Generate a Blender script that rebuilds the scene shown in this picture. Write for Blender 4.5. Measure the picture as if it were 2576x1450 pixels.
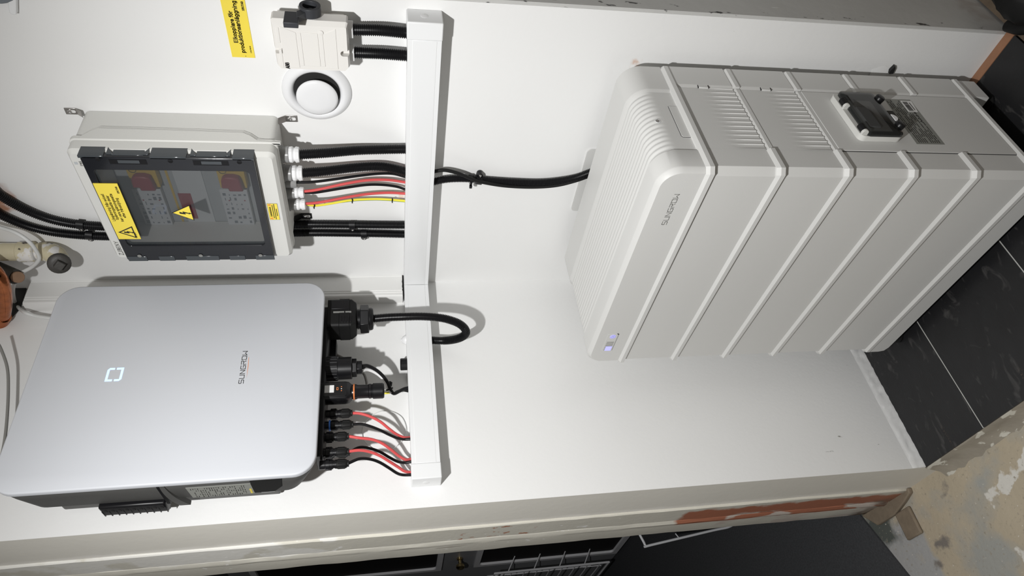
import bpy, bmesh, math, random
from mathutils import Vector, Matrix
for o in list(bpy.data.objects): bpy.data.objects.remove(o, do_unlink=True)
random.seed(7)
SC = bpy.context.scene; COL = SC.collection
# metres. X runs along the right wall (wall plane y=0), -Y along the left wall (wall plane x=0), Z up;
# z=0 is the top of the cable trunking, the tiled floor lies at ZF.
ZF, ZL = -1.2268, -1.277      # tile level, lower concrete floor
# ------------------------------------------------------------------ camera, light, exposure
cd = bpy.data.cameras.new('camera'); cam = bpy.data.objects.new('camera', cd); COL.objects.link(cam)
cd.sensor_fit = 'HORIZONTAL'; cd.sensor_width = 36.0; cd.lens = 36.0*1675.08/2576; cd.clip_start = 0.02
Rv = Vector((0.62588742, 0.77967812, -0.01915627)); Uv = Vector((-0.13306431, 0.13095498, 0.98241777)); Fv = Vector((-0.76847825, 0.61233391, -0.18571041))
cx, cy, cz = -Uv, Rv, -Fv     # the phone was held on its side
cam.matrix_world = Matrix(((cx.x, cy.x, cz.x, 1.37606), (cx.y, cy.y, cz.y, -1.12229), (cx.z, cy.z, cz.z, 0.04467), (0, 0, 0, 1)))
SC.camera = cam
w = bpy.data.worlds.new('world'); SC.world = w; w.use_nodes = True
w.node_tree.nodes['Background'].inputs[0].default_value = (1.0, 0.96, 0.895, 1)
w.node_tree.nodes['Background'].inputs[1].default_value = 0.24
lamp_d = bpy.data.lights.new('work_lamp', 'SPOT'); lamp = bpy.data.objects.new('work_lamp', lamp_d); COL.objects.link(lamp)
lamp.location = (1.17, -1.22, 0.56); lamp_d.energy = 104; lamp_d.color = (1.0, 0.997, 0.992); lamp_d.shadow_soft_size = 0.022
lamp_d.spot_size = math.radians(121); lamp_d.spot_blend = 1.0
lamp.rotation_euler = (Vector((-0.02, -0.33, -0.46)) - lamp.location).to_track_quat('-Z', 'Y').to_euler()
SC.view_settings.view_transform = 'Standard'; SC.view_settings.look = 'None'; SC.view_settings.gamma = 1; SC.view_settings.use_curve_mapping = False
SC.view_settings.exposure = 0.0
# ------------------------------------------------------------------ materials
def mat(name, col, rough=0.5, metal=0.0, bump=0.0, bscale=300.0, var=0.0, vscale=6.0, emit=None, spec=0.5, trans=0.0, alpha=1.0, ior=1.45):
    m = bpy.data.materials.new(name); m.use_nodes = True; nt = m.node_tree; b = nt.nodes['Principled BSDF']
    b.inputs['Base Color'].default_value = (*col, 1); b.inputs['Roughness'].default_value = rough; b.inputs['Metallic'].default_value = metal
    b.inputs['Specular IOR Level'].default_value = spec; b.inputs['Transmission Weight'].default_value = trans; b.inputs['Alpha'].default_value = alpha; b.inputs['IOR'].default_value = ior
    tc = nt.nodes.new('ShaderNodeTexCoord')
    if var > 0:
        n = nt.nodes.new('ShaderNodeTexNoise'); n.inputs['Scale'].default_value = vscale; n.inputs['Detail'].default_value = 6
        nt.links.new(tc.outputs['Object'], n.inputs['Vector'])
        mr = nt.nodes.new('ShaderNodeMapRange'); mr.inputs[3].default_value = 1-var; mr.inputs[4].default_value = 1+var; nt.links.new(n.outputs[0], mr.inputs[0])
        mx = nt.nodes.new('ShaderNodeMix'); mx.data_type = 'RGBA'; mx.blend_type = 'MULTIPLY'; mx.inputs[0].default_value = 1; mx.inputs[6].default_value = (*col, 1)
        nt.links.new(mr.outputs[0], mx.inputs[7]); nt.links.new(mx.outputs[2], b.inputs['Base Color'])
    if bump > 0:
        n = nt.nodes.new('ShaderNodeTexNoise'); n.inputs['Scale'].default_value = bscale; n.inputs['Detail'].default_value = 4
        nt.links.new(tc.outputs['Object'], n.inputs['Vector'])
        bp = nt.nodes.new('ShaderNodeBump'); bp.inputs['Strength'].default_value = bump; bp.inputs['Distance'].default_value = 0.001
        nt.links.new(n.outputs[0], bp.inputs['Height']); nt.links.new(bp.outputs[0], b.inputs['Normal'])
    if emit:
        b.inputs['Emission Color'].default_value = (*emit[:3], 1); b.inputs['Emission Strength'].default_value = emit[3]
    return m
def N(nt, t, **kw):
    n = nt.nodes.new(t)
    for k, v in kw.items(): setattr(n, k, v)
    return n
def layer(m, col, scale, lo, hi, box=None, soft=0.02, stretch=(1, 1, 1), rough=None, detail=8, distort=0.0, seed=0.0):
    """lay a stain / patch of another paint over the base colour: noise thresholded between lo and hi, inside an optional box (object coords)"""
    nt = m.node_tree; b = nt.nodes['Principled BSDF']
    tc = N(nt, 'ShaderNodeTexCoord'); mp = N(nt, 'ShaderNodeMapping'); mp.inputs['Scale'].default_value = stretch; mp.inputs['Location'].default_value = (seed, seed*.7, seed*.3)
    nt.links.new(tc.outputs['Object'], mp.inputs[0])
    n = N(nt, 'ShaderNodeTexNoise'); n.inputs['Scale'].default_value = scale; n.inputs['Detail'].default_value = detail; n.inputs['Distortion'].default_value = distort
    nt.links.new(mp.outputs[0], n.inputs['Vector'])
    mr = N(nt, 'ShaderNodeMapRange'); mr.inputs[1].default_value = lo; mr.inputs[2].default_value = hi; nt.links.new(n.outputs[0], mr.inputs[0])
    f = mr.outputs[0]
    if box:
        sp = N(nt, 'ShaderNodeSeparateXYZ'); nt.links.new(tc.outputs['Object'], sp.inputs[0])
        n2 = N(nt, 'ShaderNodeTexNoise'); n2.inputs['Scale'].default_value = 25; n2.inputs['Detail'].default_value = 6; nt.links.new(tc.outputs['Object'], n2.inputs['Vector'])
        for i, rng in enumerate(box):
            if rng is None: continue
            ad = N(nt, 'ShaderNodeMath', operation='MULTIPLY_ADD'); nt.links.new(n2.outputs[0], ad.inputs[0]); ad.inputs[1].default_value = soft*2; 
            sh = N(nt, 'ShaderNodeMath', operation='SUBTRACT'); nt.links.new(sp.outputs[i], sh.inputs[0]); sh.inputs[1].default_value = soft
            nt.links.new(sh.outputs[0], ad.inputs[2])
            for lo_, hi_ in ((rng[0]-soft*.3, rng[0]+soft*.3), (rng[1]+soft*.3, rng[1]-soft*.3)):
                q = N(nt, 'ShaderNodeMapRange'); q.inputs[1].default_value = lo_; q.inputs[2].default_value = hi_; nt.links.new(ad.outputs[0], q.inputs[0])
                mu = N(nt, 'ShaderNodeMath', operation='MULTIPLY'); nt.links.new(f, mu.inputs[0]); nt.links.new(q.outputs[0], mu.inputs[1]); f = mu.outputs[0]
    mx = N(nt, 'ShaderNodeMix', data_type='RGBA'); nt.links.new(f, mx.inputs[0]); mx.inputs[7].default_value = (*col, 1)
    src = b.inputs['Base Color'].links[0].from_socket if b.inputs['Base Color'].links else None
    if src: nt.links.new(src, mx.inputs[6])
    else: mx.inputs[6].default_value = b.inputs['Base Color'].default_value
    nt.links.new(mx.outputs[2], b.inputs['Base Color'])
    return m
M = {}
M['wall'] = mat('white_wall_paint', (0.77, 0.772, 0.765), 0.55, bump=0.25, bscale=90, var=0.02, vscale=5)
layer(M['wall'], (0.30, 0.28, 0.25), 60, 0.72, 0.76, box=((0.3, 0.80), (-0.9, 0.2), (-1.24, -0.6)), stretch=(1, 1, 0.35), seed=3.1)       # scuffs low on the right wall
layer(M['wall'], (0.33, 0.32, 0.30), 55, 0.73, 0.77, box=((-0.02, 0.05), (-0.6, 0.0), (-1.24, -0.8)), stretch=(1, 1, 0.4), seed=1.7)
layer(M['wall'], (0.62, 0.45, 0.36), 60, 0.42, 0.65, box=((0.665, 0.683), (-0.1, 0.1), (-0.46, -0.44)), soft=0.012)                         # brick dust mark above the battery
layer(M['wall'], (0.45, 0.24, 0.16), 22, 0.36, 0.55, box=((0.26, 0.345), (-0.1, 0.1), (0.80, 0.92)), soft=0.02)                             # bare patch round the conduit hole
layer(M['wall'], (0.74, 0.48, 0.32), 30, 0.45, 0.7, box=((0.30, 0.40), (-0.1, 0.1), (0.0, 0.012)), soft=0.006)
M['beige'] = mat('cream_wall_paint', (0.72, 0.70, 0.64), 0.6, bump=0.35, bscale=60, var=0.03, vscale=9)
layer(M['beige'], (0.78, 0.76, 0.71), 10, 0.30, 0.5, box=((-0.20, -0.118), None, (-1.3, 2)), soft=0.010)   # white paint edge
M['jamb'] = mat('worn_cream_gloss', (0.62, 0.60, 0.53), 0.45, bump=0.5, bscale=70, var=0.05, vscale=14)
layer(M['jamb'], (0.74, 0.73, 0.69), 9, 0.44, 0.50, box=((-0.215, -0.12), None, (0.16, 0.9)), soft=0.018, seed=2)
layer(M['jamb'], (0.38, 0.15, 0.09), 16, 0.20, 0.30, box=((-0.258, -0.152), None, (-1.5, -0.66)), soft=0.022, stretch=(1, 1, .5))
layer(M['jamb'], (0.56, 0.50, 0.45), 26, 0.52, 0.56, box=((-0.35, -0.205), None, (-1.5, -0.80)), soft=0.02, stretch=(1, 1, .3), seed=5)
layer(M['jamb'], (0.14, 0.10, 0.075), 12, 0.35, 0.55, box=((-0.35, -0.12), None, (-1.5, -1.22)), soft=0.04)
layer(M['jamb'], (0.42, 0.21, 0.14), 60, 0.64, 0.67, box=((-0.216, -0.13), None, (-0.30, -0.08)), soft=0.02, stretch=(1, 1, .6), seed=8)
layer(M['jamb'], (0.80, 0.79, 0.76), 40, 0.67, 0.70, box=((-0.33, -0.12), None, (-0.5, 0.6)), soft=0.02, seed=11)
layer(M['jamb'], (0.30, 0.27, 0.23), 35, 0.70, 0.74, box=((-0.30, -0.20), None, (-1.3, -0.0)), soft=0.02, stretch=(1, 1, .15), seed=4)
M['trunk'] = mat('white_pvc', (0.755, 0.765, 0.77), 0.32, var=0.01)
M['boxtrim'] = mat('white_trim_paint', (0.72, 0.72, 0.705), 0.4, bump=0.15, bscale=60, var=0.02)
M['greywall'] = mat('grey_gloss_paint', (0.50, 0.50, 0.485), 0.35, bump=0.5, bscale=35, var=0.10, vscale=7)
layer(M['greywall'], (0.62, 0.62, 0.60), 14, 0.68, 0.70, stretch=(1, 2.2, 0.25), seed=6, distort=1.2)
layer(M['greywall'], (0.05, 0.05, 0.05), 60, 0.62, 0.66, box=(None, (-.05, 0.022), (-1.3, 1)), soft=0.006, stretch=(1, 1, .5))
layer(M['greywall'], (0.42, 0.40, 0.38), 12, 0.50, 0.6, box=(None, None, (-1.35, -1.17)), soft=0.03)
M['concrete'] = mat('worn_concrete', (0.43, 0.37, 0.275), 0.85, bump=0.9, bscale=90, var=0.14, vscale=8)
layer(M['concrete'], (0.33, 0.33, 0.305), 4, 0.54, 0.62, seed=2.2)
layer(M['concrete'], (0.62, 0.60, 0.55), 10, 0.60, 0.62, box=((-0.10, 3), (-1.6, -0.63), None), soft=0.03, seed=4.4)
layer(M['concrete'], (0.36, 0.36, 0.355), 10, 0.25, 0.42, box=((-0.40, -0.17), (-1.2, -0.66), None), soft=0.03)
layer(M['concrete'], (0.085, 0.095, 0.085), 13, 0.36, 0.50, box=((-0.42, -0.20), (-0.70, -0.55), None), soft=0.025)
layer(M['concrete'], (0.19, 0.17, 0.15), 9, 0.66, 0.71, seed=9.9)
layer(M['concrete'], (0.28, 0.245, 0.19), 120, 0.60, 0.78, seed=12)
layer(M['concrete'], (0.60, 0.56, 0.48), 150, 0.68, 0.74, seed=15)
M['lip'] = mat('chipped_cement_edge', (0.30, 0.27, 0.22), 0.85, bump=1.0, bscale=70, var=0.25, vscale=15)
layer(M['lip'], (0.60, 0.58, 0.51), 34, 0.575, 0.60, stretch=(.5, 1, 1), seed=2)
M['brownfloor'] = mat('brown_concrete', (0.115, 0.085, 0.058), 0.9, bump=0.8, bscale=140, var=0.3, vscale=40)
M['strip'] = mat('reddish_floor_strip', (0.27, 0.135, 0.075), 0.8, bump=0.6, bscale=120, var=0.28, vscale=25)
M['tile'] = mat('black_stone_tile', (0.012, 0.012, 0.013), 0.42, bump=0.25, bscale=70, var=0.3, vscale=10)
layer(M['tile'], (0.075, 0.072, 0.07), 6, 0.60, 0.80, distort=2.0, seed=1)
layer(M['tile'], (0.13, 0.085, 0.055), 160, 0.56, 0.72, box=((0.012, 0.045), (-0.56, -0.40), None), soft=0.02)
layer(M['tile'], (0.30, 0.29, 0.27), 170, 0.74, 0.76, seed=7)
M['grout'] = mat('pale_grout', (0.42, 0.42, 0.40), 0.9, var=0.2, vscale=60)
M['carpet'] = mat('black_carpet', (0.062, 0.064, 0.068), 1.0, bump=1.0, bscale=400, var=0.35, vscale=180, spec=0.1)
layer(M['carpet'], (0.30, 0.30, 0.32), 420, 0.72, 0.76, seed=2)
M['battery'] = mat('grey_powder_coat', (0.60, 0.60, 0.585), 0.5, bump=0.12, bscale=900)
M['bat_side'] = M['battery']
M['invwhite'] = mat('white_inverter_cover', (0.51, 0.525, 0.555), 0.42, bump=0.03, bscale=800)
M['invdark'] = mat('dark_grey_casting', (0.075, 0.075, 0.072), 0.55, bump=0.3, bscale=700)
M['black'] = mat('black_plastic', (0.006, 0.006, 0.007), 0.36, spec=0.35)
M['blackmatte'] = mat('black_rubber', (0.007, 0.007, 0.007), 0.55, spec=0.3)
M['conduit'] = mat('black_corrugated_pvc', (0.006, 0.006, 0.007), 0.33, spec=0.4)
M['red'] = mat('red_cable_sheath', (0.62, 0.085, 0.085), 0.5, var=0.05, vscale=40)
M['enc'] = mat('light_grey_abs', (0.60, 0.60, 0.575), 0.42, bump=0.1, bscale=900)
M['abs'] = mat('ivory_abs', (0.69, 0.675, 0.645), 0.38, bump=0.06, bscale=900)
M['vent'] = mat('white_enamel', (0.71, 0.715, 0.725), 0.25)
M['ventgapdark'] = mat('dark_duct_and_gap_shade', (0.012, 0.012, 0.012), 0.6)  # duct black, reused as painted shade in seams, gaps and holes
M['knob'] = mat('dark_grey_knob', (0.035, 0.037, 0.042), 0.45)
M['white'] = mat('white_plastic', (0.75, 0.755, 0.76), 0.35)
M['clear'] = mat('translucent_grey_gland', (0.36, 0.36, 0.355), 0.25, trans=0.35)
M['smoke'] = mat('smoked_door', (0.014, 0.015, 0.018), 0.12, alpha=0.97)
M['smoketab'] = mat('smoked_tab', (0.055, 0.062, 0.068), 0.10, alpha=0.90)
M['pane'] = mat('smoked_pane', (0.055, 0.062, 0.066), 0.035, alpha=0.38)
M['bpane'] = mat('smoked_breaker_lid', (0.02, 0.022, 0.022), 0.10, alpha=0.72)
M['yellow'] = mat('yellow_label', (0.80, 0.64, 0.075), 0.45)
M['isoyellow'] = mat('yellow_plate', (0.62, 0.42, 0.04), 0.5)
M['isored'] = mat('dark_red_knob', (0.30, 0.02, 0.03), 0.4)
M['ink'] = mat('black_ink', (0.012, 0.011, 0.010), 0.5)
M['greyink'] = mat('grey_ink', (0.20, 0.20, 0.19), 0.5)
M['orange'] = mat('orange_print', (0.70, 0.22, 0.07), 0.4)
M['steel'] = mat('zinc_steel', (0.50, 0.48, 0.46), 0.32, metal=1.0)
M['screw'] = mat('screw_steel', (0.62, 0.61, 0.60), 0.25, metal=1.0)
M['brass'] = mat('polished_brass', (0.80, 0.62, 0.30), 0.15, metal=1.0)
M['copper'] = mat('copper_pipe', (0.46, 0.155, 0.065), 0.16, metal=1.0, var=0.45, vscale=60, bump=0.9, bscale=70)  # mottled base tone stands in for dark reflections on the metal
M['oldpipe'] = mat('chipped_cream_paint', (0.60, 0.545, 0.38), 0.5, bump=0.6, bscale=120, var=0.12, vscale=40)
layer(M['oldpipe'], (0.75, 0.74, 0.72), 30, 0.52, 0.56, seed=2)
layer(M['oldpipe'], (0.09, 0.075, 0.06), 45, 0.62, 0.66, seed=5)
M['iron'] = mat('old_dark_iron', (0.055, 0.052, 0.048), 0.5, bump=0.5, bscale=150, var=0.3, vscale=30)
M['stub'] = mat('brown_pipe_end', (0.26, 0.16, 0.10), 0.6, bump=0.4, bscale=150, var=0.2, vscale=60)
M['cablewhite'] = mat('white_cable', (0.66, 0.67, 0.66), 0.4)
M['cablegrey'] = mat('grey_cable', (0.24, 0.235, 0.22), 0.45)
M['ylw'] = mat('earth_yellow', (0.80, 0.72, 0.06), 0.45)
M['grn'] = mat('earth_green', (0.05, 0.22, 0.03), 0.45)
M['led'] = mat('blue_led_emblem', (0.55, 0.72, 1.0), 0.4, emit=(0.28, 0.47, 1.0, 1.0))
M['ledv'] = mat('violet_led', (0.5, 0.5, 1.0), 0.4, emit=(0.36, 0.35, 1.0, 0.55))
M['bluecap'] = mat('blue_plug_ring', (0.06, 0.22, 0.75), 0.35)
M['dongle'] = mat('black_gloss_dongle', (0.006, 0.006, 0.007), 0.25)
M['platecolor'] = mat('type_plate_silver', (0.24, 0.245, 0.225), 0.45)
M['paper'] = mat('white_paper', (0.70, 0.70, 0.69), 0.6)
M['cover_in'] = mat('grey_inner_cover', (0.42, 0.44, 0.45), 0.5, var=0.05)
M['cover_in2'] = mat('pale_inner_cover', (0.60, 0.62, 0.63), 0.5)
M['device'] = mat('pale_grey_device', (0.58, 0.60, 0.62), 0.5)
M['darkin'] = mat('dark_grey_print', (0.16, 0.18, 0.20), 0.5)
M['doordark'] = mat('dark_grey_door_paint', (0.30, 0.305, 0.32), 0.5, var=0.10, vscale=5)
M['doorblack'] = mat('black_door_panel', (0.004, 0.003, 0.003), 0.8)
M['wire'] = mat('grey_wire', (0.72, 0.72, 0.74), 0.5)
M['whitewire'] = mat('white_wire', (0.62, 0.63, 0.65), 0.4)
M['sill'] = mat('dirty_wood', (0.20, 0.16, 0.115), 0.8, bump=0.6, bscale=100, var=0.3, vscale=40)
M['darkroom'] = mat('added_dark_room_paint', (0.10, 0.10, 0.10), 0.9)
# ------------------------------------------------------------------ mesh helpers
OFF = {}
def ploc(o):
    return OFF.get(o.name, Vector((0, 0, 0))) if o else Vector((0, 0, 0))
class MB:
    def __init__(s): s.v = []; s.f = []; s.mi = []; s.m = 0
    def add(s, v, f):
        b = len(s.v); s.v += [tuple(p) for p in v]; s.f += [tuple(b+i for i in q) for q in f]; s.mi += [s.m]*len(f); return s
    def box(s, a, b):
        x0, x1 = sorted((a[0], b[0])); y0, y1 = sorted((a[1], b[1])); z0, z1 = sorted((a[2], b[2]))
        v = [(x0,y0,z0),(x1,y0,z0),(x1,y1,z0),(x0,y1,z0),(x0,y0,z1),(x1,y0,z1),(x1,y1,z1),(x0,y1,z1)]
        return s.add(v, [(0,3,2,1),(4,5,6,7),(0,1,5,4),(1,2,6,5),(2,3,7,6),(3,0,4,7)])
    def prism(s, poly, fr, h0, h1):
        """poly in the plane of frame fr = (origin, right, up, normal), extruded from h0 to h1 along the normal"""
        O, r, u, n = fr; k = len(poly)
        v = [O+r*p[0]+u*p[1]+n*h0 for p in poly]+[O+r*p[0]+u*p[1]+n*h1 for p in poly]
        ar = sum(poly[i][0]*poly[(i+1)%k][1]-poly[(i+1)%k][0]*poly[i][1] for i in range(k))
        f = [tuple(range(k-1,-1,-1)), tuple(range(k,2*k))]+[(i,(i+1)%k,k+(i+1)%k,k+i) for i in range(k)]
        if ar < 0: f = [t[::-1] for t in f]
        return s.add(v, f)
    def loft(s, rings, cap=True, closed=True):
        n = len(rings[0]); b = len(s.v); v = [p for r in rings for p in r]; f = []
        for i in range(len(rings)-1):
            for j in range(n if closed else n-1):
                k = (j+1) % n; f.append((i*n+j, i*n+k, (i+1)*n+k, (i+1)*n+j))
        if cap and closed: f.append(tuple(range(n-1,-1,-1))); f.append(tuple((len(rings)-1)*n+j for j in range(n)))
        return s.add(v, f)
    def tube(s, pts, rad, n=10, cap=True):
        P = [Vector(p) for p in pts]; R = rad if isinstance(rad, (list, tuple)) else [rad]*len(P)
        t = (P[1]-P[0]).normalized(); a = t.orthogonal().normalized(); rings = []
        for i, p in enumerate(P):
            t = ((P[min(i+1,len(P)-1)]-P[max(i-1,0)])).normalized()
            a = (a-t*a.dot(t)).normalized(); b = t.cross(a)
            rings.append([p+(a*math.cos(q*2*math.pi/n)+b*math.sin(q*2*math.pi/n))*R[i] for q in range(n)])
        return s.loft(rings, cap)
    def lathe(s, prof, O, ax, n=32, cap=True):
        O = Vector(O); ax = Vector(ax).normalized(); a = ax.orthogonal().normalized(); b = ax.cross(a)
        return s.loft([[O+ax*h+(a*math.cos(q*2*math.pi/n)+b*math.sin(q*2*math.pi/n))*r for q in range(n)] for r, h in prof], cap)
    def done(s, name, m, parent=None, bevel=0, seg=2, smooth=40, label=None):
        me = bpy.data.meshes.new(name); off = ploc(parent)
        me.from_pydata([tuple(Vector(p)-off) for p in s.v], [], s.f)
        bm = bmesh.new(); bm.from_mesh(me); bmesh.ops.recalc_face_normals(bm, faces=bm.faces); bm.to_mesh(me); bm.free()
        for mm in (m if isinstance(m, list) else [m]): me.materials.append(mm)
        if isinstance(m, list):
            for p, i in zip(me.polygons, s.mi): p.material_index = i
        if smooth:
            for p in me.polygons: p.use_smooth = True
            me.set_sharp_from_angle(angle=math.radians(smooth))
        o = bpy.data.objects.new(name, me); COL.objects.link(o); o.parent = parent; OFF[o.name] = off
        if bevel:
            b = o.modifiers.new('bevel', 'BEVEL'); b.width = bevel; b.segments = seg; b.limit_method = 'ANGLE'; b.angle_limit = math.radians(35); b.harden_normals = False
        if label: o['label'] = label
        return o
def box(name, a, b, m, parent=None, bevel=0, seg=2, label=None): return MB().box(a, b).done(name, m, parent, bevel, seg, label=label)
def tag(o, label, cat, group=None):
    o['label'] = label; o['category'] = cat
    if group: o['group'] = group
    return o
def thing(name, loc, label, cat, group=None):
    o = bpy.data.objects.new(name, None); COL.objects.link(o); o.location = loc; o.empty_display_size = 0.05; OFF[o.name] = Vector(loc)
    return tag(o, label, cat, group)
def struct(o): o['kind'] = 'structure'; return o
FA = lambda x, d, z: (Vector((x, -d, z)), Vector((1,0,0)), Vector((0,0,1)), Vector((0,-1,0)))     # on the right wall, facing -y
FB = lambda y, d, z: (Vector((d, y, z)), Vector((0,1,0)), Vector((0,0,1)), Vector((1,0,0)))       # on the left wall, facing +x
def rrect(x0, y0, x1, y1, r, n=6):
    out = []
    for cx_, cy_, a0 in ((x1-r,y0+r,-90),(x1-r,y1-r,0),(x0+r,y1-r,90),(x0+r,y0+r,180)):
        out += [(cx_+r*math.cos(math.radians(a0+90*i/n)), cy_+r*math.sin(math.radians(a0+90*i/n))) for i in range(n+1)]
    return out
def circ(cx_, cy_, r, n=20): return [(cx_+r*math.cos(2*math.pi*i/n), cy_+r*math.sin(2*math.pi*i/n)) for i in range(n)]
def spline(pts, step=0.004):
    P = [Vector(p) for p in pts]; P = [P[0]*2-P[1]]+P+[P[-1]*2-P[-2]]; out = []
    for i in range(1, len(P)-2):
        a, b, c, d = P[i-1:i+3]; n = max(2, int((c-b).length/step))
        for k in range(n):
            t = k/n; out.append(0.5*((2*b)+(c-a)*t+(2*a-5*b+4*c-d)*t*t+(3*b-a-3*c+d)*t**3))
    out.append(P[-2]); return out
def resample(pts, step):
    L = [0]
    for i in range(1, len(pts)): L.append(L[-1]+(pts[i]-pts[i-1]).length)
    n = max(2, int(L[-1]/step)); out = []; j = 0
    for k in range(n+1):
        d = L[-1]*k/n
        while j < len(L)-2 and L[j+1] < d: j += 1
        f = (d-L[j])/max(1e-9, L[j+1]-L[j]); out.append(pts[j].lerp(pts[j+1], min(1, max(0, f))))
    return out
def corrugate(mb, pts, r, pitch=0.0036, n=16, depth=0.0016):
    p = resample(spline(pts, 0.003), pitch/4); rad = [r if (i % 4) in (0, 1) else r-depth for i in range(len(p))]
    return mb.tube(p, rad, n)
def strokes(mb, polylines, wd, fr, h0=0, h1=0.0003):
    """flat print made of straight strokes with square ends"""
    for pl in polylines:
        for i in range(len(pl)-1):
            a = Vector(pl[i]); b = Vector(pl[i+1]); t = (b-a).normalized()*wd*.5; n_ = Vector((-t.y, t.x))
            q = [a-t-n_, b+t-n_, b+t+n_, a-t+n_]; mb.prism([(p.x, p.y) for p in q], fr, h0, h1)
    return mb
def brand(name, fr, W, H, m, parent):
    L = {'S': [[(1,1),(.12,1),(0,.86),(0,.6),(.1,.5),(.88,.5),(1,.4),(1,.14),(.88,0),(0,0)]],
         'U': [[(0,1),(0,.16),(.14,0),(1,0),(1,1)]], 'N': [[(0,0),(0,1),(1,0),(1,1)]],
         'G': [[(1,1),(.14,1),(0,.84),(0,0),(.9,0),(1,.1),(1,.5),(.45,.5)]],
         'R': [[(0,0),(0,.55),(.8,.55),(1,.7),(1,1),(0,1)],[(.6,.5),(1,0)]],
         'O': [[(0,.42),(0,.16),(.14,0),(1,0),(1,.42)],[(0,.62),(0,1),(.86,1),(1,.84),(1,.62)]], 'W': [[(0,1),(0,0),(.5,.42),(1,0),(1,1)]]}
    cw = W/7.0; mb = MB(); lw = cw*.72
    for i, c in enumerate('SUNGROW'):
        k = cw*.14; strokes(mb, [[(i*cw+k+p[0]*lw*(1.12 if c == 'W' else 1), p[1]*H) for p in pl] for pl in L[c]], H*.125, fr)
    return mb.done(name, m, parent, smooth=0)
def el_(cx_, cy_, rx, ry, n=14): return [(cx_+rx*math.cos(2*math.pi*i/n), cy_+ry*math.sin(2*math.pi*i/n)) for i in range(n+1)]
_a = [[(.12,.53),(.2,.63),(.33,.655),(.46,.61),(.5,.5),(.5,.02)], [(.5,.39),(.28,.36),(.15,.28),(.12,.17),(.2,.08),(.34,.08),(.5,.2)]]
_d2 = [[(.2,.88),(.2,.95)], [(.43,.88),(.43,.95)]]
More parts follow.
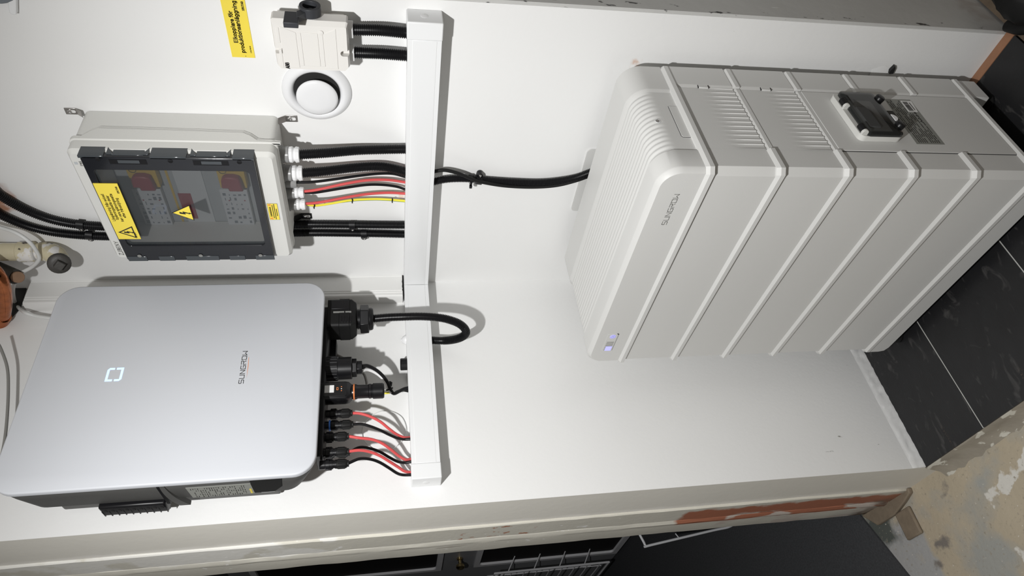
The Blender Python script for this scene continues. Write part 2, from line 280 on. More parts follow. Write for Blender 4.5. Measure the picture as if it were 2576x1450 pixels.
GL = {'E':(.76,[[(.62,.92),(.12,.92),(.12,.08),(.62,.08)],[(.12,.5),(.57,.5)]]), 'L':(.66,[[(.12,.95),(.12,.08),(.6,.08)]]),
 'S':(.8,[[(.64,.74),(.58,.87),(.4,.92),(.22,.87),(.14,.73),(.22,.58),(.4,.51),(.58,.43),(.66,.28),(.58,.13),(.38,.08),(.2,.13),(.12,.28)]]),
 'X':(.76,[[(.08,.05),(.64,.95)],[(.08,.95),(.64,.05)]]), 'R':(.82,[[(.12,.05),(.12,.92),(.48,.92),(.62,.84),(.62,.62),(.48,.52),(.12,.52)],[(.4,.5),(.64,.05)]]),
 'U':(.82,[[(.12,.95),(.12,.3),(.2,.13),(.38,.08),(.56,.13),(.64,.3),(.64,.95)]]), 'T':(.7,[[(.04,.92),(.64,.92)],[(.34,.92),(.34,.05)]]),
 'A':(.8,[[(.06,.05),(.38,.94),(.7,.05)],[(.18,.34),(.58,.34)]]), 'B':(.8,[[(.46,.53),(.12,.53),(.12,.92),(.46,.92),(.58,.84),(.58,.62),(.46,.53),(.64,.42),(.64,.2),(.5,.08),(.12,.08),(.12,.53)]]),
 'Y':(.74,[[(.06,.95),(.36,.48),(.66,.95)],[(.36,.48),(.36,.05)]]), 'N':(.84,[[(.12,.05),(.12,.92),(.62,.08),(.62,.95)]]), 'I':(.3,[[(.14,.05),(.14,.95)]]),
 'P':(.76,[[(.12,.05),(.12,.92),(.48,.92),(.62,.82),(.62,.6),(.48,.48),(.12,.48)]]), 'D':(.82,[[(.12,.08),(.12,.92),(.42,.92),(.6,.78),(.66,.5),(.6,.22),(.42,.08),(.12,.08)]]),
 'G':(.86,[[(.68,.75),(.55,.9),(.38,.92),(.2,.84),(.12,.5),(.2,.16),(.38,.08),(.58,.12),(.68,.24),(.68,.48),(.44,.48)]]), 'O':(.86,[el_(.4,.5,.3,.42)]),
 '0':(.66,[el_(.32,.5,.22,.42)]), '6':(.66,[el_(.32,.32,.22,.25),[(.1,.36),(.16,.7),(.3,.9),(.5,.88)]]), '7':(.64,[[(.08,.92),(.54,.92),(.26,.05)]]),
 '5':(.66,[[(.54,.92),(.18,.92),(.13,.52),(.34,.56),(.52,.46),(.54,.28),(.44,.12),(.26,.08),(.1,.16)]]), '1':(.5,[[(.12,.76),(.3,.92),(.3,.05)]]), '4':(.66,[[(.44,.05),(.44,.92),(.08,.3),(.58,.3)]]), ' ':(.36,[]),
 'l':(.29,[[(.14,.05),(.14,.95)]]), 'k':(.58,[[(.12,.05),(.12,.95)],[(.5,.66),(.14,.3)],[(.27,.42),(.52,.05)]]), 'o':(.66,[el_(.32,.36,.215,.285)]),
 'p':(.68,[[(.12,-.24),(.12,.66)],el_(.34,.36,.215,.285)]), 'd':(.68,[[(.54,.05),(.54,.95)],el_(.32,.36,.215,.285)]),
 'g':(.68,[el_(.32,.36,.215,.285),[(.54,.66),(.54,-.06),(.47,-.2),(.32,-.24),(.16,-.2)]]), 'a':(.63,_a), 'r':(.42,[[(.12,.05),(.12,.66)],[(.12,.45),(.22,.61),(.37,.64)]]),
 'e':(.63,[[(.12,.37),(.53,.37),(.49,.56),(.33,.65),(.17,.56),(.11,.36),(.17,.16),(.33,.075),(.48,.12),(.54,.2)]]), 'f':(.35,[[(.16,.05),(.16,.8),(.22,.91),(.35,.92)],[(.04,.66),(.33,.66)]]),
 'u':(.66,[[(.11,.66),(.11,.22),(.18,.1),(.32,.075),(.46,.14),(.54,.28)],[(.54,.66),(.54,.05)]]), 't':(.37,[[(.17,.86),(.17,.18),(.22,.09),(.35,.08)],[(.04,.66),(.33,.66)]]),
 'i':(.28,[[(.14,.05),(.14,.66)],[(.14,.89),(.14,.94)]]), 'n':(.66,[[(.11,.05),(.11,.66)],[(.11,.45),(.2,.6),(.34,.65),(.48,.59),(.54,.44),(.54,.05)]]),
 's':(.58,[[(.47,.5),(.4,.62),(.28,.65),(.15,.6),(.12,.48),(.2,.4),(.36,.34),(.47,.26),(.46,.13),(.34,.075),(.18,.09),(.09,.2)]]), 'v':(.58,[[(.06,.66),(.29,.06),(.52,.66)]]),
 'j':(.28,[[(.14,.66),(.14,-.14),(.08,-.22),(-.01,-.24)],[(.14,.89),(.14,.94)]]), 'c':(.6,[[(.52,.5),(.44,.61),(.31,.65),(.16,.56),(.11,.36),(.16,.16),(.31,.075),(.44,.1),(.53,.22)]]),
 'ä':(.63,_a+_d2), 'ö':(.66,[el_(.32,.36,.215,.285)]+_d2), 'å':(.63,_a+[el_(.31,.93,.075,.075,8)])}
def lettering(s, P0, P1, cap, wt, fr, m, parent):
    """one line of sans lettering from P0 to P1 (baseline points in the plane of fr), cap height cap, stroke weight wt (fraction of cap)"""
    tot = sum(GL[c][0] for c in s)-.1; mb = MB(); O, r, u, n = fr
    P0 = Vector(P0); L = (Vector(P1)-P0).dot(r); k = L/tot; b = P0+r*0; x = 0; f2 = (b, r, u, n); lw = cap*wt
    for c in s:
        adv, pls = GL[c]; strokes(mb, [[((x+p[0])*k, p[1]*cap) for p in pl] for pl in pls], lw, f2); x += adv
    return mb.done('lettering', m, parent, smooth=0)
def bolt_sign(mb, fr, s):     # lightning arrow centred on the frame
    pts = [(-.06,.30),(.10,.30),(.02,.08),(.14,.10),(-.02,-.28),(.05,-.26),(-.06,-.42),(-.12,-.22),(-.07,-.24),(-.02,-.02),(-.13,-.05)]
    return mb.prism([(p[0]*s, p[1]*s) for p in pts], fr, 0, 0.0003)
def tri(s): return [(-s*.5, -s*.29), (s*.5, -s*.29), (0, s*.577)]
def tri_frame(mb, fr, s, t):
    a = tri(s); b = tri(s-3.46*t)
    for i in range(3):
        j = (i+1) % 3; mb.prism([a[i], a[j], b[j], b[i]], fr, 0, 0.0003)
    return mb
def shift(fr, a, b, c=0): return (fr[0]+fr[1]*a+fr[2]*b+fr[3]*c, fr[1], fr[2], fr[3])
# ------------------------------------------------------------------ helpers that need materials
def ringp(mb, outer, inner, fr, h0, h1):
    O, r, u, n = fr; P = lambda p, h: O+r*p[0]+u*p[1]+n*h; k = len(outer)
    v = [P(p, h0) for p in outer]+[P(p, h1) for p in outer]+[P(p, h1) for p in inner]+[P(p, h0) for p in inner]
    f = []
    for i in range(k):
        j = (i+1) % k
        for a in range(4):
            b = (a+1) % 4; f.append((a*k+i, a*k+j, b*k+j, b*k+i))
    return mb.add(v, f)
def cut(o, mb):
    c = mb.done('cutter', M['black'], None, smooth=0); md = o.modifiers.new('cut', 'BOOLEAN'); md.object = c; md.operation = 'DIFFERENCE'; md.solver = 'EXACT'
    c.location = -OFF[o.name] if o.parent else (0,0,0)
    if o.parent: c.location = (0,0,0)
    bpy.context.view_layer.update()
    me = bpy.data.meshes.new_from_object(o.evaluated_get(bpy.context.evaluated_depsgraph_get())); o.modifiers.clear(); o.data = me
    bpy.data.objects.remove(c, do_unlink=True)
    return o
def hexn(r): return [(r*math.cos(math.radians(60*i)), r*math.sin(math.radians(60*i))) for i in range(6)]
FZ = lambda x, y, z: (Vector((x, y, z)), Vector((1,0,0)), Vector((0,1,0)), Vector((0,0,1)))
FX = lambda y, z, x: (Vector((x, y, z)), Vector((0,1,0)), Vector((0,0,1)), Vector((1,0,0)))
def screw_head(O, ax, r, parent, name='screw'):
    O = Vector(O); ax = Vector(ax).normalized()
    mb = MB().lathe([(r, 0), (r, r*.3), (r*.75, r*.65), (r*.3, r*.75), (r*.28, r*.45)], O, ax, 14)
    return mb.done(name, M['screw'], parent)
# ------------------------------------------------------------------ setting
wr = struct(box('wall_right', (-0.12, 0, ZL-.05), (0.780, 0.25, 1.3), M['wall']))
we = struct(MB().prism([(0.780, 0.0012), (0.7865, 0.0012), (0.803, 0.9), (0.77, 0.9)], FZ(0, 0, 0), ZL, 1.3).done('wall_niche', M['greywall']))
mb = MB(); mb.box((-0.134, -0.606, ZL-.05), (0, 0, 1.3))
wl = struct(mb.done('wall_left', [M['wall'], M['beige']]))
for p in wl.data.polygons: p.material_index = 1 if p.normal.y < -0.9 else 0
prof = [(-0.1345, -0.50), (-0.1345, -0.609), (-0.137, -0.6115), (-0.211, -0.6105), (-0.2145, -0.606), (-0.217, -0.6095), (-0.228, -0.613), (-0.240, -0.6125), (-0.251, -0.608), (-0.258, -0.6035), (-0.268, -0.6045), (-0.340, -0.5985), (-0.342, -0.50)]
zz = [ZL+.003+i*(2.55/60) for i in range(61)]
mb = MB().loft([[Vector((a+random.uniform(-.0006,.0006), b+random.uniform(-.0007,.0007), z)) for a, b in prof] for z in zz])
struct(mb.done('trim_2', M['jamb'], smooth=22))
t3 = struct(box('trim_3', (-0.222, -0.712, ZL), (-0.162, -0.642, ZL+.010), M['sill'], bevel=.004))
MB().prism([(-.128,-.607),(-.131,-.620),(-.165,-.631),(-.218,-.644),(-.300,-.644),(-.345,-.600)], FZ(0,0,0), ZL, ZL+.013).done('frame_foot', M['sill'], t3, bevel=.003)
fl = struct(box('floor', (-4.2, -2.8, ZL-.06), (2.4, 0.0, ZL), M['concrete']))
mb = MB(); rg = []
for i in range(70):
    x = -0.004+i*0.02; j = lambda s: random.uniform(-s, s)
    rg.append([Vector((x, -0.5, ZL-.01)), Vector((x, -0.5, ZF-.004)), Vector((x, -0.6065, ZF-.004)), Vector((x, -0.6085+j(.001), ZF-.008)), Vector((x, -0.612+j(.003), ZF-.022+j(.003))), Vector((x, -0.6175+j(.004), ZF-.036+j(.003))), Vector((x, -0.628+j(.005), ZL+.002)), Vector((x, -0.64, ZL-.01))])
mb.loft(rg).done('cement_lip', M['lip'], fl, smooth=60)
box('grout_bed', (0.0, -0.6062, ZL), (0.7905, -0.0205, ZF-.0012), M['grout'], fl)
t0 = None
for x0, x1 in ((0.0005, 0.2052), (0.2088, 0.4945), (0.4978, 0.7905)):
    if t0 is None: t0 = MB().box((-.5, -.5, 0), (.5, .5, 1)).done('tile', M['tile'], fl, bevel=0); t = t0
    else: t = t0.copy(); COL.objects.link(t); t.parent = fl
    t.location = ((x0+x1)/2, -0.3135, ZF-.009); t.scale = (x1-x0, 0.5855, 0.009)
MB().prism([(0.0, 0), (0.0, -0.0195), (0.792, -0.0195), (0.7865, 0)], FZ(0, 0, 0), ZL, ZF+.0005).done('floor_strip', M['strip'], fl)
box('bare_slab', (0.7925, -0.6062, ZL), (1.3, 0.9, ZF-.003), M['brownfloor'], fl)
# room beyond the doorway, its walls and ceiling added to keep ambient light out
struct(box('added_wall_back', (-4.2, 0.035, ZL-.05), (-0.345, 0.10, 1.1), M['darkroom']))
struct(box('added_wall_far', (-4.26, -1.75, ZL-.05), (-4.2, 0.10, 1.1), M['darkroom']))
struct(box('added_wall_side', (-4.2, -1.75, ZL-.05), (-0.345, -1.68, 1.1), M['darkroom']))
struct(box('added_ceiling', (-4.26, -1.75, 1.1), (-0.345, 0.10, 1.15), M['darkroom']))
rug = tag(MB().prism([(-0.385, -0.53), (-0.357, -0.599), (-0.281, -0.783), (-0.16, -1.07), (-0.16, -1.66), (-4.15, -1.66), (-4.15, 0.02), (-0.385, 0.02)], FZ(0, 0, 0), ZL, ZL+.006).done('carpet', M['carpet'], smooth=0),
          'black flecked carpet lying in the dark room beyond the door frame', 'carpet')
# dark panelled door standing in the far room
dr = box('door_1', (-3.0, -0.018, ZL+.012), (-1.75, 0.018, 0.85), M['doordark'], bevel=.004); struct(dr)
for z0, z1 in ((-1.225, -0.425), (-0.205, 0.72)):
    box('door_panel', (-2.475, -0.0195, z0), (-2.0, -0.017, z1), M['doorblack'], dr)
    mb = MB(); ringp(mb, rrect(-2.497, z0-.02, -1.985, z1+.02, .004), rrect(-2.468, z0+.01, -2.01, z1-.01, .02), FA(0, 0.0185, 0), 0, 0.014); mb.done('panel_moulding', M['wire'], dr)
MB().lathe([(.016,0),(.016,.01),(.009,.014),(.009,.03),(.021,.036),(.024,.05),(.016,.06)], (-2.345, -0.018, -0.318), (0,-1,0), 18).done('door_handle', M['brass'], dr)
wb = thing('wire_basket', (-2.4308, -0.1000, -0.8324), 'grey wire basket hanging on the dark panelled door', 'basket')
p0, p1 = Vector((-2.4357, -0.1000, -0.5086)), Vector((-2.3737, -0.1000, -1.1611))
p0.y = p1.y = -0.10; x0 = (p0.x+p1.x)/2
a0, a1 = Vector((x0, -0.10, p0.z)), Vector((x0, -0.10, p1.z))
mb = MB().tube([a0, a1], .006, 8)
for k in (0, 1): mb.tube([(x0-.34, -.10, (a0, a1)[k].z), (x0, -.10, (a0, a1)[k].z)], .005, 8)
for yy in (-.02, -.10): mb.tube([(x0-.34, yy, a0.z), (x0-.34, yy, a1.z)], .005, 8)
mb.done('basket_rim', M['wire'], wb)
for i in range(9):
    z = a0.z+(a1.z-a0.z)*(i+.3)/9
    MB().tube([(x0, -.10, z), (x0-.12, -.10, z-.004), (x0-.34, -.10, z)], .003, 6).done('wire', M['wire'], wb)
for i in range(4):
    z = a0.z+(a1.z-a0.z)*(i*2+1)/9
    MB().tube([(x0-.05, -.10, z-.11), (x0-.05, -.10, z)], .003, 6).done('wire', M['wire'], wb)
    MB().tube([(x0, -.10, z), (x0, -.018, z-.05)], .003, 6).done('wire', M['wire'], wb)
v0, v1, v2 = Vector((-1.0000, -0.3838, -0.8463)), Vector((-1.0000, -0.4383, -0.8625)), Vector((-1.0000, -0.4054, -1.1302))
wf = thing('wire_stand', (v2.x, -0.30, ZL), 'white bent wire stand behind the door frame above the black carpet', 'stand')
up = v0+(v0-v1).normalized()*.10; dn = v2+(v2-v1).normalized()*.08
mb = MB().tube(spline([up, v0, v1+(v0-v1)*.25, v1, v1+(v2-v1)*.06, v2, dn, (dn.x, dn.y+.03, ZL+.008)], .01), .0045, 8); mb.done('wire_frame', M['whitewire'], wf)
MB().tube([(-1.0000, -0.4033, -0.9869), (-1.0000, -0.4200, -0.9959)], .002, 6).done('cross_wire', M['whitewire'], wf)
# boxed-in corner strip
prof = [(0.0, 0.0), (0.0302, 0.0), (0.0302, -0.003), (0.0290, -0.0048), (0.0302, -0.0066), (0.0302, -0.049), (0.0288, -0.0505), (0.0302, -0.052), (0.0300, -0.0555), (0.0286, -0.057), (0.0298, -0.0585), (0.0296, -0.064), (0.0275, -0.0668), (0.024, -0.068), (0.0, -0.068)]
t1 = struct(MB().loft([[Vector((a, b, z)) for a, b in prof] for z in (0.0036, 0.3, 0.6, 0.866)]).done('trim_1', M['boxtrim'], smooth=25))
mb = MB(); random.seed(3); rg = []
for i in range(16):
    y = -0.001-i*0.0044; rg.append([Vector((0.0295+random.uniform(0,.0022), y, 0.0003)), Vector((0.0305+random.uniform(0,.002), y, 0.0022+random.uniform(0, .0028))), Vector((0.025, y, 0.0032)), Vector((0.025, y, 0.0003))])
mb.loft(rg).done('trunking_gap_shade', M['ventgapdark'], t1)  # black sliver stands in for the shaded gap above the trunking
# ------------------------------------------------------------------ cable trunking
TD, TH, XA, YB = 0.0437, 0.0614, 0.7612, -0.5616
tr = thing('cable_trunking', (0.40, 0, -TH), 'white plastic cable trunking running along the right-hand wall to a capped end', 'trunking', None)
MB().prism([(0.0003, -0.0003), (TD-.0005, -TD+.0005), (XA-.002, -TD+.0005), (XA-.002, -0.0003)], FZ(0,0,0), -TH+.0006, -0.0006).done('channel', M['trunk'], tr)
MB().prism([(TD-.0015, -TD+.0015), (TD+.0005, -TD), (0.7265, -TD), (0.7265, -TD+.002)], FZ(0,0,0), -0.0525, -0.0090).done('lid', M['trunk'], tr, bevel=.0006)
mb = MB(); mb.loft([[Vector((x, y, z)) for (y, z) in ((0-.0003,.0008),(-TD-.0010,.0008),(-TD-.0010,-TH-.0008),(0-.0003,-TH-.0008))] for x in (0.727, XA)]); mb.done('end_cap', M['trunk'], tr, bevel=.0022, seg=3)
MB().lathe([(.0072, 0), (.0072, .0003), (.0064, .0006)], (XA-.0002, -0.022, -0.030), (1,0,0), 24).done('knockout', M['white'], tr)
tl = thing('cable_trunking', (0, -0.3, -TH), 'white plastic cable trunking under the inverter on the left-hand wall', 'trunking', None)
MB().prism([(0.0003, -0.0006), (0.0003, YB+.002), (TD-.0005, YB+.002), (TD-.0005, -TD)], FZ(0,0,0), -TH+.0006, -0.0006).done('channel', M['trunk'], tl)
MB().prism([(TD-.002, -TD-.0015), (TD-.002, -0.5265), (TD, -0.5265), (TD, -TD-.0006)], FZ(0,0,0), -0.0525, -0.0090).done('lid', M['trunk'], tl, bevel=.0006)
mb = MB(); mb.loft([[Vector((x, y, z)) for (x, z) in ((.0003,.0008),(TD+.0010,.0008),(TD+.0010,-TH-.0008),(.0003,-TH-.0008))] for y in (-0.527, YB)]); mb.done('end_cap', M['trunk'], tl, bevel=.0022, seg=3)
MB().lathe([(.0072, 0), (.0072, .0003), (.0064, .0006)], (0.022, YB+.0002, -0.030), (0,-1,0), 24).done('knockout', M['white'], tl)
g = Vector((0.0200, -0.1980, 0.0039))
MB().lathe([(.0125, -.004), (.0125, .001), (.0085, .0075), (.004, .010), (.0025, .0125), (.0018, .0125)], (0.022, g.y, 0.0), (0,0,1), 20).done('grommet', M['white'], tl, label='white cone grommet')
g = Vector((0.0200, -0.2672, 0.0032))
MB().lathe([(.0145, -.002), (.0145, .0025), (.0145, .014), (.013, .0155), (.009, .0155)], (0.022, g.y, 0.0), (0,0,1), 14).done('cable_gland', M['black'], tl, label='black ribbed gland cap', smooth=20)
# ------------------------------------------------------------------ yellow sign on the wall
sg = thing('warning_sign', (0.71, 0, 0.29), 'yellow warning sign with black Swedish text, stuck on the wall above the switch', 'sign')
box('sign_plate', (0.6505, -0.0012, 0.2690), (0.7895, 0, 0.3080), M['yellow'], sg)
FS = FA(0, .0012, 0)
lettering('Elkopplare för', (0.6791, -0.0012, 0.2929), (0.7379, -0.0012, 0.2915), .0069, .185, FS, M['ink'], sg)
lettering('produktionsanläggning', (0.6597, -0.0012, 0.2839), (0.7570, -0.0012, 0.2809), .0069, .185, FS, M['ink'], sg)
lettering('XRUTAB', (0.7405, -0.0012, 0.2724), (0.7567, -0.0012, 0.2715), .0036, .22, FS, M['ink'], sg)
lettering('E 06 700 60', (0.6603, -0.0012, 0.2732), (0.6738, -0.0012, 0.2728), .0020, .2, FS, M['ink'], sg)
MB().lathe([(.0007,0),(.0007,.0003)], (0.6535, -0.0012, 0.2845), (0,-1,0), 8).done('rivet_dot', M['ink'], sg)
# ------------------------------------------------------------------ rotary isolator
sw = thing('isolator_switch', (0.715, 0, 0.10), 'ivory safety switch box with dark side knob above the trunking', 'switch')
mb = MB().prism([(0.676, 0.1035), (0.741, 0.1035), (0.745, 0.108), (0.7455, 0.218), (0.741, 0.2215), (0.676, 0.2215), (0.672, 0.217), (0.672, 0.108)], FA(0,0,0), 0, 0.016)
mb.prism([(0.674, 0.1025), (0.748, 0.1025), (0.7508, 0.106), (0.7508, 0.2195), (0.747, 0.2225), (0.674, 0.2225), (0.670, 0.219), (0.670, 0.106)], FA(0,0,0), 0.016, 0.031)
mb.done('base', M['abs'], sw, bevel=.001)
oc = [(0.676, 0.1000), (0.757, 0.1000), (0.759, 0.1025), (0.7595, 0.2205), (0.7575, 0.2235), (0.676, 0.2235), (0.668, 0.2175), (0.668, 0.107)]
ic = [(0.6765, 0.1025), (0.751, 0.1025), (0.7525, 0.1045), (0.7525, 0.2185), (0.751, 0.2215), (0.6765, 0.2215), (0.6695, 0.2165), (0.6695, 0.1085)]
fr = FA(0,0,0); L = lambda ps, h: [fr[0]+fr[1]*p[0]+fr[2]*p[1]+fr[3]*h for p in ps]
cv = MB().loft([L(oc, .030), L(oc, .052), L(ic, .0592)]).done('cover', M['abs'], sw, smooth=25)
mb = MB()
for q in ((0.7039, -0.0580, 0.2165), (0.7033, -0.0580, 0.1082)):
    zc = 0.2125 if q[2] > .15 else 0.1095
    zo = 0.24 if q[2] > .15 else 0.09
    pts = [(q[0]+.0052*math.cos(a)*1, zc+(.0052*math.sin(a))*(1 if zo < .15 else -1)) for a in [math.pi*i/8 for i in range(9)]]
    pts = [(q[0]+.0052, zo)]+pts+[(q[0]-.0052, zo)]
    mb.prism(pts, fr, 0.048, 0.08)
cut(cv, mb)
zs = [(0.7180, -0.0600, 0.2110)[2], (0.7194, -0.0600, 0.1846)[2], (0.7198, -0.0600, 0.1768)[2], (0.7213, -0.0600, 0.1493)[2], (0.7217, -0.0600, 0.1412)[2], (0.7229, -0.0600, 0.1194)[2]]
xr0, xl0 = 0.7395, 0.6770
pan = [(0.7475, 0.6715, zs[0]+.0008, 0.2165), (xr0, xl0, zs[1]+.0006, zs[0]-.0006), (xr0, xl0, zs[2]+.0005, zs[1]-.0005), (xr0, xl0, zs[3]+.0005, zs[2]-.0005), (xr0, xl0, zs[4]+.0005, zs[3]-.0005), (xr0, xl0, zs[5]+.0006, zs[4]-.0006)]
for i, (xa_, xb_, za, zb) in enumerate(pan):
    if i == 0: poly = [(xb_, za), (0.7075, za), (0.7075, zb), (xb_+.003, zb)]; q2 = [(0.7195, za), (xa_, za), (xa_, zb), (0.7195, zb)]; MB().prism(q2, fr, .059, .0601).done('cover_rib', M['abs'], sw, bevel=.0004)
    elif i == 1: poly = [(xb_-.004, za), (xa_, za), (xa_+.010, zb), (xb_-.004, zb)]
    elif i == 5: poly = [(xb_-.004, za), (xa_+.010, za), (xa_, zb), (xb_-.004, zb)]
    else: poly = [(xb_, za), (xa_, za), (xa_, zb), (xb_, zb)]
    MB().prism(poly, fr, .059, .0601).done('cover_rib', M['abs'], sw, bevel=.0004)
MB().lathe([(.0042,0),(.0042,.0007),(.0035,.0009)], (0.7416, -0.0600, 0.1445), (0,-1,0), 18).done('plug', M['abs'], sw)
lettering('ABB', (0.6707, -0.0602, 0.2026), (0.6822, -0.0602, 0.2024),   .0064, .20, FA(0, .0602, 0), M['ink'], sw)
kz, ky = 0.160, -0.038
MB().lathe([(.0135, 0), (.0135, .004), (.0125, .005)], (0.7565, ky, kz), (1,0,0), 28).done('knob_collar', M['white'], sw)
mb = MB(); ringp(mb, circ(0, 0, .0175, 32), circ(0, 0, .0118, 32), FX(ky, kz, 0.7615), 0, 0.0165); mb.lathe([(.012,0),(.012,.006),(.004,.006),(.004,.010)], (0.7612, ky, kz), (1,0,0), 24)
mb.prism([(-.004,.010), (-.016,.006), (-.031,.019), (-.013,.021)], FX(ky, kz, 0.7617), 0, 0.012)
mb.prism([(-.012,.0165), (-.0475,.0165), (-.0475,.0395), (-.012,.0395)], FX(ky, kz, 0.7625), 0, 0.0095)
mb.done('knob', M['knob'], sw, bevel=.0009)
for xg in (0.7300, 0.6852):
    MB().prism(hexn(.0165), FZ(xg, -0.0245, 0.0925), 0, 0.0085).done('lock_nut', M['white'], sw, bevel=.0008)
    MB().lathe([(.0125,0),(.0125,.006)], (xg, -0.0245, 0.0995), (0,0,1), 20).done('gland_neck', M['clear'], sw)
for xg, pts, lb in ((0.73, ((0.7300,-.0245,.0945), (0.7330, -0.0270, 0.0471), (0.7288,-.0235,-.001)), 'right of the pair of black corrugated conduits below the safety switch'),
                    (0.685, ((0.6852,-.0245,.0945), (0.6872, -0.0270, 0.0480), (0.6835,-.0235,-.001)), 'left of the pair of black corrugated conduits below the safety switch')):
    tag(corrugate(MB(), pts, .0107).done('corrugated_conduit', M['conduit'], smooth=50), lb, 'conduit', 'conduits below the safety switch')
# ------------------------------------------------------------------ air valve
av = thing('air_vent', (0.584, 0, 0.167), 'round white enamelled air valve on the wall between switch and fuse box', 'air vent')
MB().lathe([(.0645,0),(.0645,.0015),(.0615,.006),(.055,.0105),(.049,.0105),(.0445,.006),(.0425,0.0005),(.0425,-.02)], (0.584, 0, 0.167), (0,-1,0), 56, cap=False).done('flange', M['vent'], av, smooth=60)
MB().lathe([(.0424,0),(.0424,.0006)], (0.584, 0, 0.167), (0,-1,0), 40).done('duct', M['ventgapdark'], av)
MB().lathe([(.030,.001),(.0365,.0115),(.0385,.0145),(.0382,.0165),(.034,.0190),(.022,.0205),(.0,.0208)], (0.5795, 0, 0.1665), (0,-1,0), 48, cap=False).done('valve_disc', M['vent'], av, smooth=60)
# ------------------------------------------------------------------ combiner box with smoked door
cb = thing('combiner_box', (0.38, 0, 0.2455), 'grey plastic fuse box with smoked transparent door on the right-hand wall', 'fuse box')
o_, i_ = rrect(0.2395, 0.2455, 0.5235, 0.5925, .012), rrect(0.2425, 0.2485, 0.5205, 0.5895, .010)
oR = rrect(0.2480, 0.2455, 0.5235, 0.5925, .012)
mb = MB(); ringp(mb, o_, i_, FA(0,0,0), 0.0235, 0.085); mb.prism(oR, FA(0,0,0), 0.001, 0.0235); mb.done('base', M['enc'], cb)
oo, o2, ii = rrect(0.2350, 0.2410, 0.5280, 0.5970, .012), rrect(0.2440, 0.2490, 0.5195, 0.5895, .008), rrect(0.2900, 0.2900, 0.4955, 0.5570, .008)
P = lambda ps, h: [Vector((p[0], -h, p[1])) for p in ps]
mb = MB().loft([P(ii,.060), P(o_,.0779), P(oo,.078), P(oo,.086), P(rrect(0.2370,0.2430,0.5260,0.5950,.012),.088), P(rrect(0.2370,0.2430,0.5260,0.5950,.012),.1105), P(o2,.1185), P(ii,.1185), P(ii,.060)], cap=False)
mb.done('lid', M['enc'], cb, smooth=25)
sk = [(0.5265, -0.0716, 0.5777), (0.5265, -0.0539, 0.5631), (0.5265, -0.0458, 0.5529), (0.5265, -0.0471, 0.4298), (0.5265, -0.0496, 0.3042), (0.5265, -0.0573, 0.2904), (0.5265, -0.0710, 0.2761), (0.5265, -0.0773, 0.2344)]
for grow, x1 in ((0, .5256), (.0050, .5272), (.0105, .5290)):
    top = [(p[1]-grow, p[2]) for p in sk]; poly = [(-.0875, top[0][1])]+[(max(-.086, a), b) for a, b in top]+[(-.0875, top[-1][1])]
    MB().prism(poly, FX(0, 0, 0), 0.5225, x1).done('lid_skirt', M['enc'], cb, bevel=.0012)
dv = thing  # (names below are parts of the box)
D0 = MB(); ringp(D0, rrect(0.2465, 0.2790, 0.5245, 0.5680, .006), rrect(0.2915, 0.2915, 0.4940, 0.5555, .008), FA(0,0,0), 0.1188, 0.1305)
door = D0.done('door', M['smoke'], cb, bevel=.0012)
MB().prism(rrect(0.2905, 0.2905, 0.4950, 0.5565, .008), FA(0,0,0), 0.1245, 0.1268).done('pane', M['pane'], door)
zx = lambda a: a
for za, zb in (((0.5245, -0.1138, 0.5712)[2], (0.5245, -0.1126, 0.5302)[2]), ((0.5245, -0.1103, 0.4547)[2], (0.5245, -0.1085, 0.3936)[2]), ((0.5245, -0.1085, 0.3159)[2], (0.5245, -0.1096, 0.2784)[2])):
    box('hinge_flange', (0.5205, -0.1305, zb), (0.5262, -0.1045, za), M['smoketab'], door, bevel=.001)
for za, zb in (((0.5245, -0.1125, 0.5267)[2], (0.5245, -0.1104, 0.4573)[2]), ((0.5245, -0.1106, 0.3879)[2], (0.5245, -0.1086, 0.3194)[2])):
    hb = MB(); hb.box((0.5195, -0.126, zb+.008), (0.5255, -0.1115, za-.010))
    hb.prism([(-.1245, 0), (-.1045, 0), (-.1245, -.012)], (Vector((0, 0, za)), Vector((0,1,0)), Vector((0,0,1)), Vector((1,0,0))), .521, .5262)
    hb.prism([(-.1245, 0), (-.1045, 0), (-.1245, .012)], (Vector((0, 0, zb)), Vector((0,1,0)), Vector((0,0,1)), Vector((1,0,0))), .521, .5262)
    hb.done('hinge', M['smoketab'], door, bevel=.0006)
    box('hinge_pocket', (0.5085, -0.1310, zb+.004), (0.5195, -0.1300, za-.004), M['black'], door)
    box('hinge_window', (0.5110, -0.1314, zb+.016), (0.5180, -0.1306, za-.018), M['smoketab'], door)
for q in ((0.5188, -0.1305, 0.5400), (0.5171, -0.1305, 0.4216), (0.5168, -0.1305, 0.3043)):
    MB().lathe([(.0044,0),(.0044,.0004),(.0036,.0004),(.0030,.0001)], q, (0,-1,0), 18).done('screw_hole', M['black'], door)
for a, b in (((0.2593, -0.1325, 0.5659)[2], (0.2587, -0.1325, 0.5295)[2]), ((0.2583, -0.1325, 0.5065)[2], (0.2579, -0.1325, 0.4765)[2]), ((0.2575, -0.1325, 0.4539)[2], (0.2565, -0.1325, 0.3895)[2]), ((0.2561, -0.1325, 0.3687)[2], (0.2556, -0.1325, 0.3375)[2]), ((0.2553, -0.1325, 0.3162)[2], (0.2547, -0.1325, 0.2783)[2])):
    box('latch_tab', (0.2465, -0.1318, b), (0.2600, -0.1300, a), M['smoketab'], door, bevel=.0006)
for q in ((0.2627, -0.1325, 0.5417), (0.2620, -0.1325, 0.4240), (0.2609, -0.1325, 0.3056)):
    MB().lathe([(.0040,0),(.0040,.0007),(.0032,.0009)], (q[0], -.1317, q[2]), (0,-1,0), 18).done('latch_screw', M['greyink'], door)
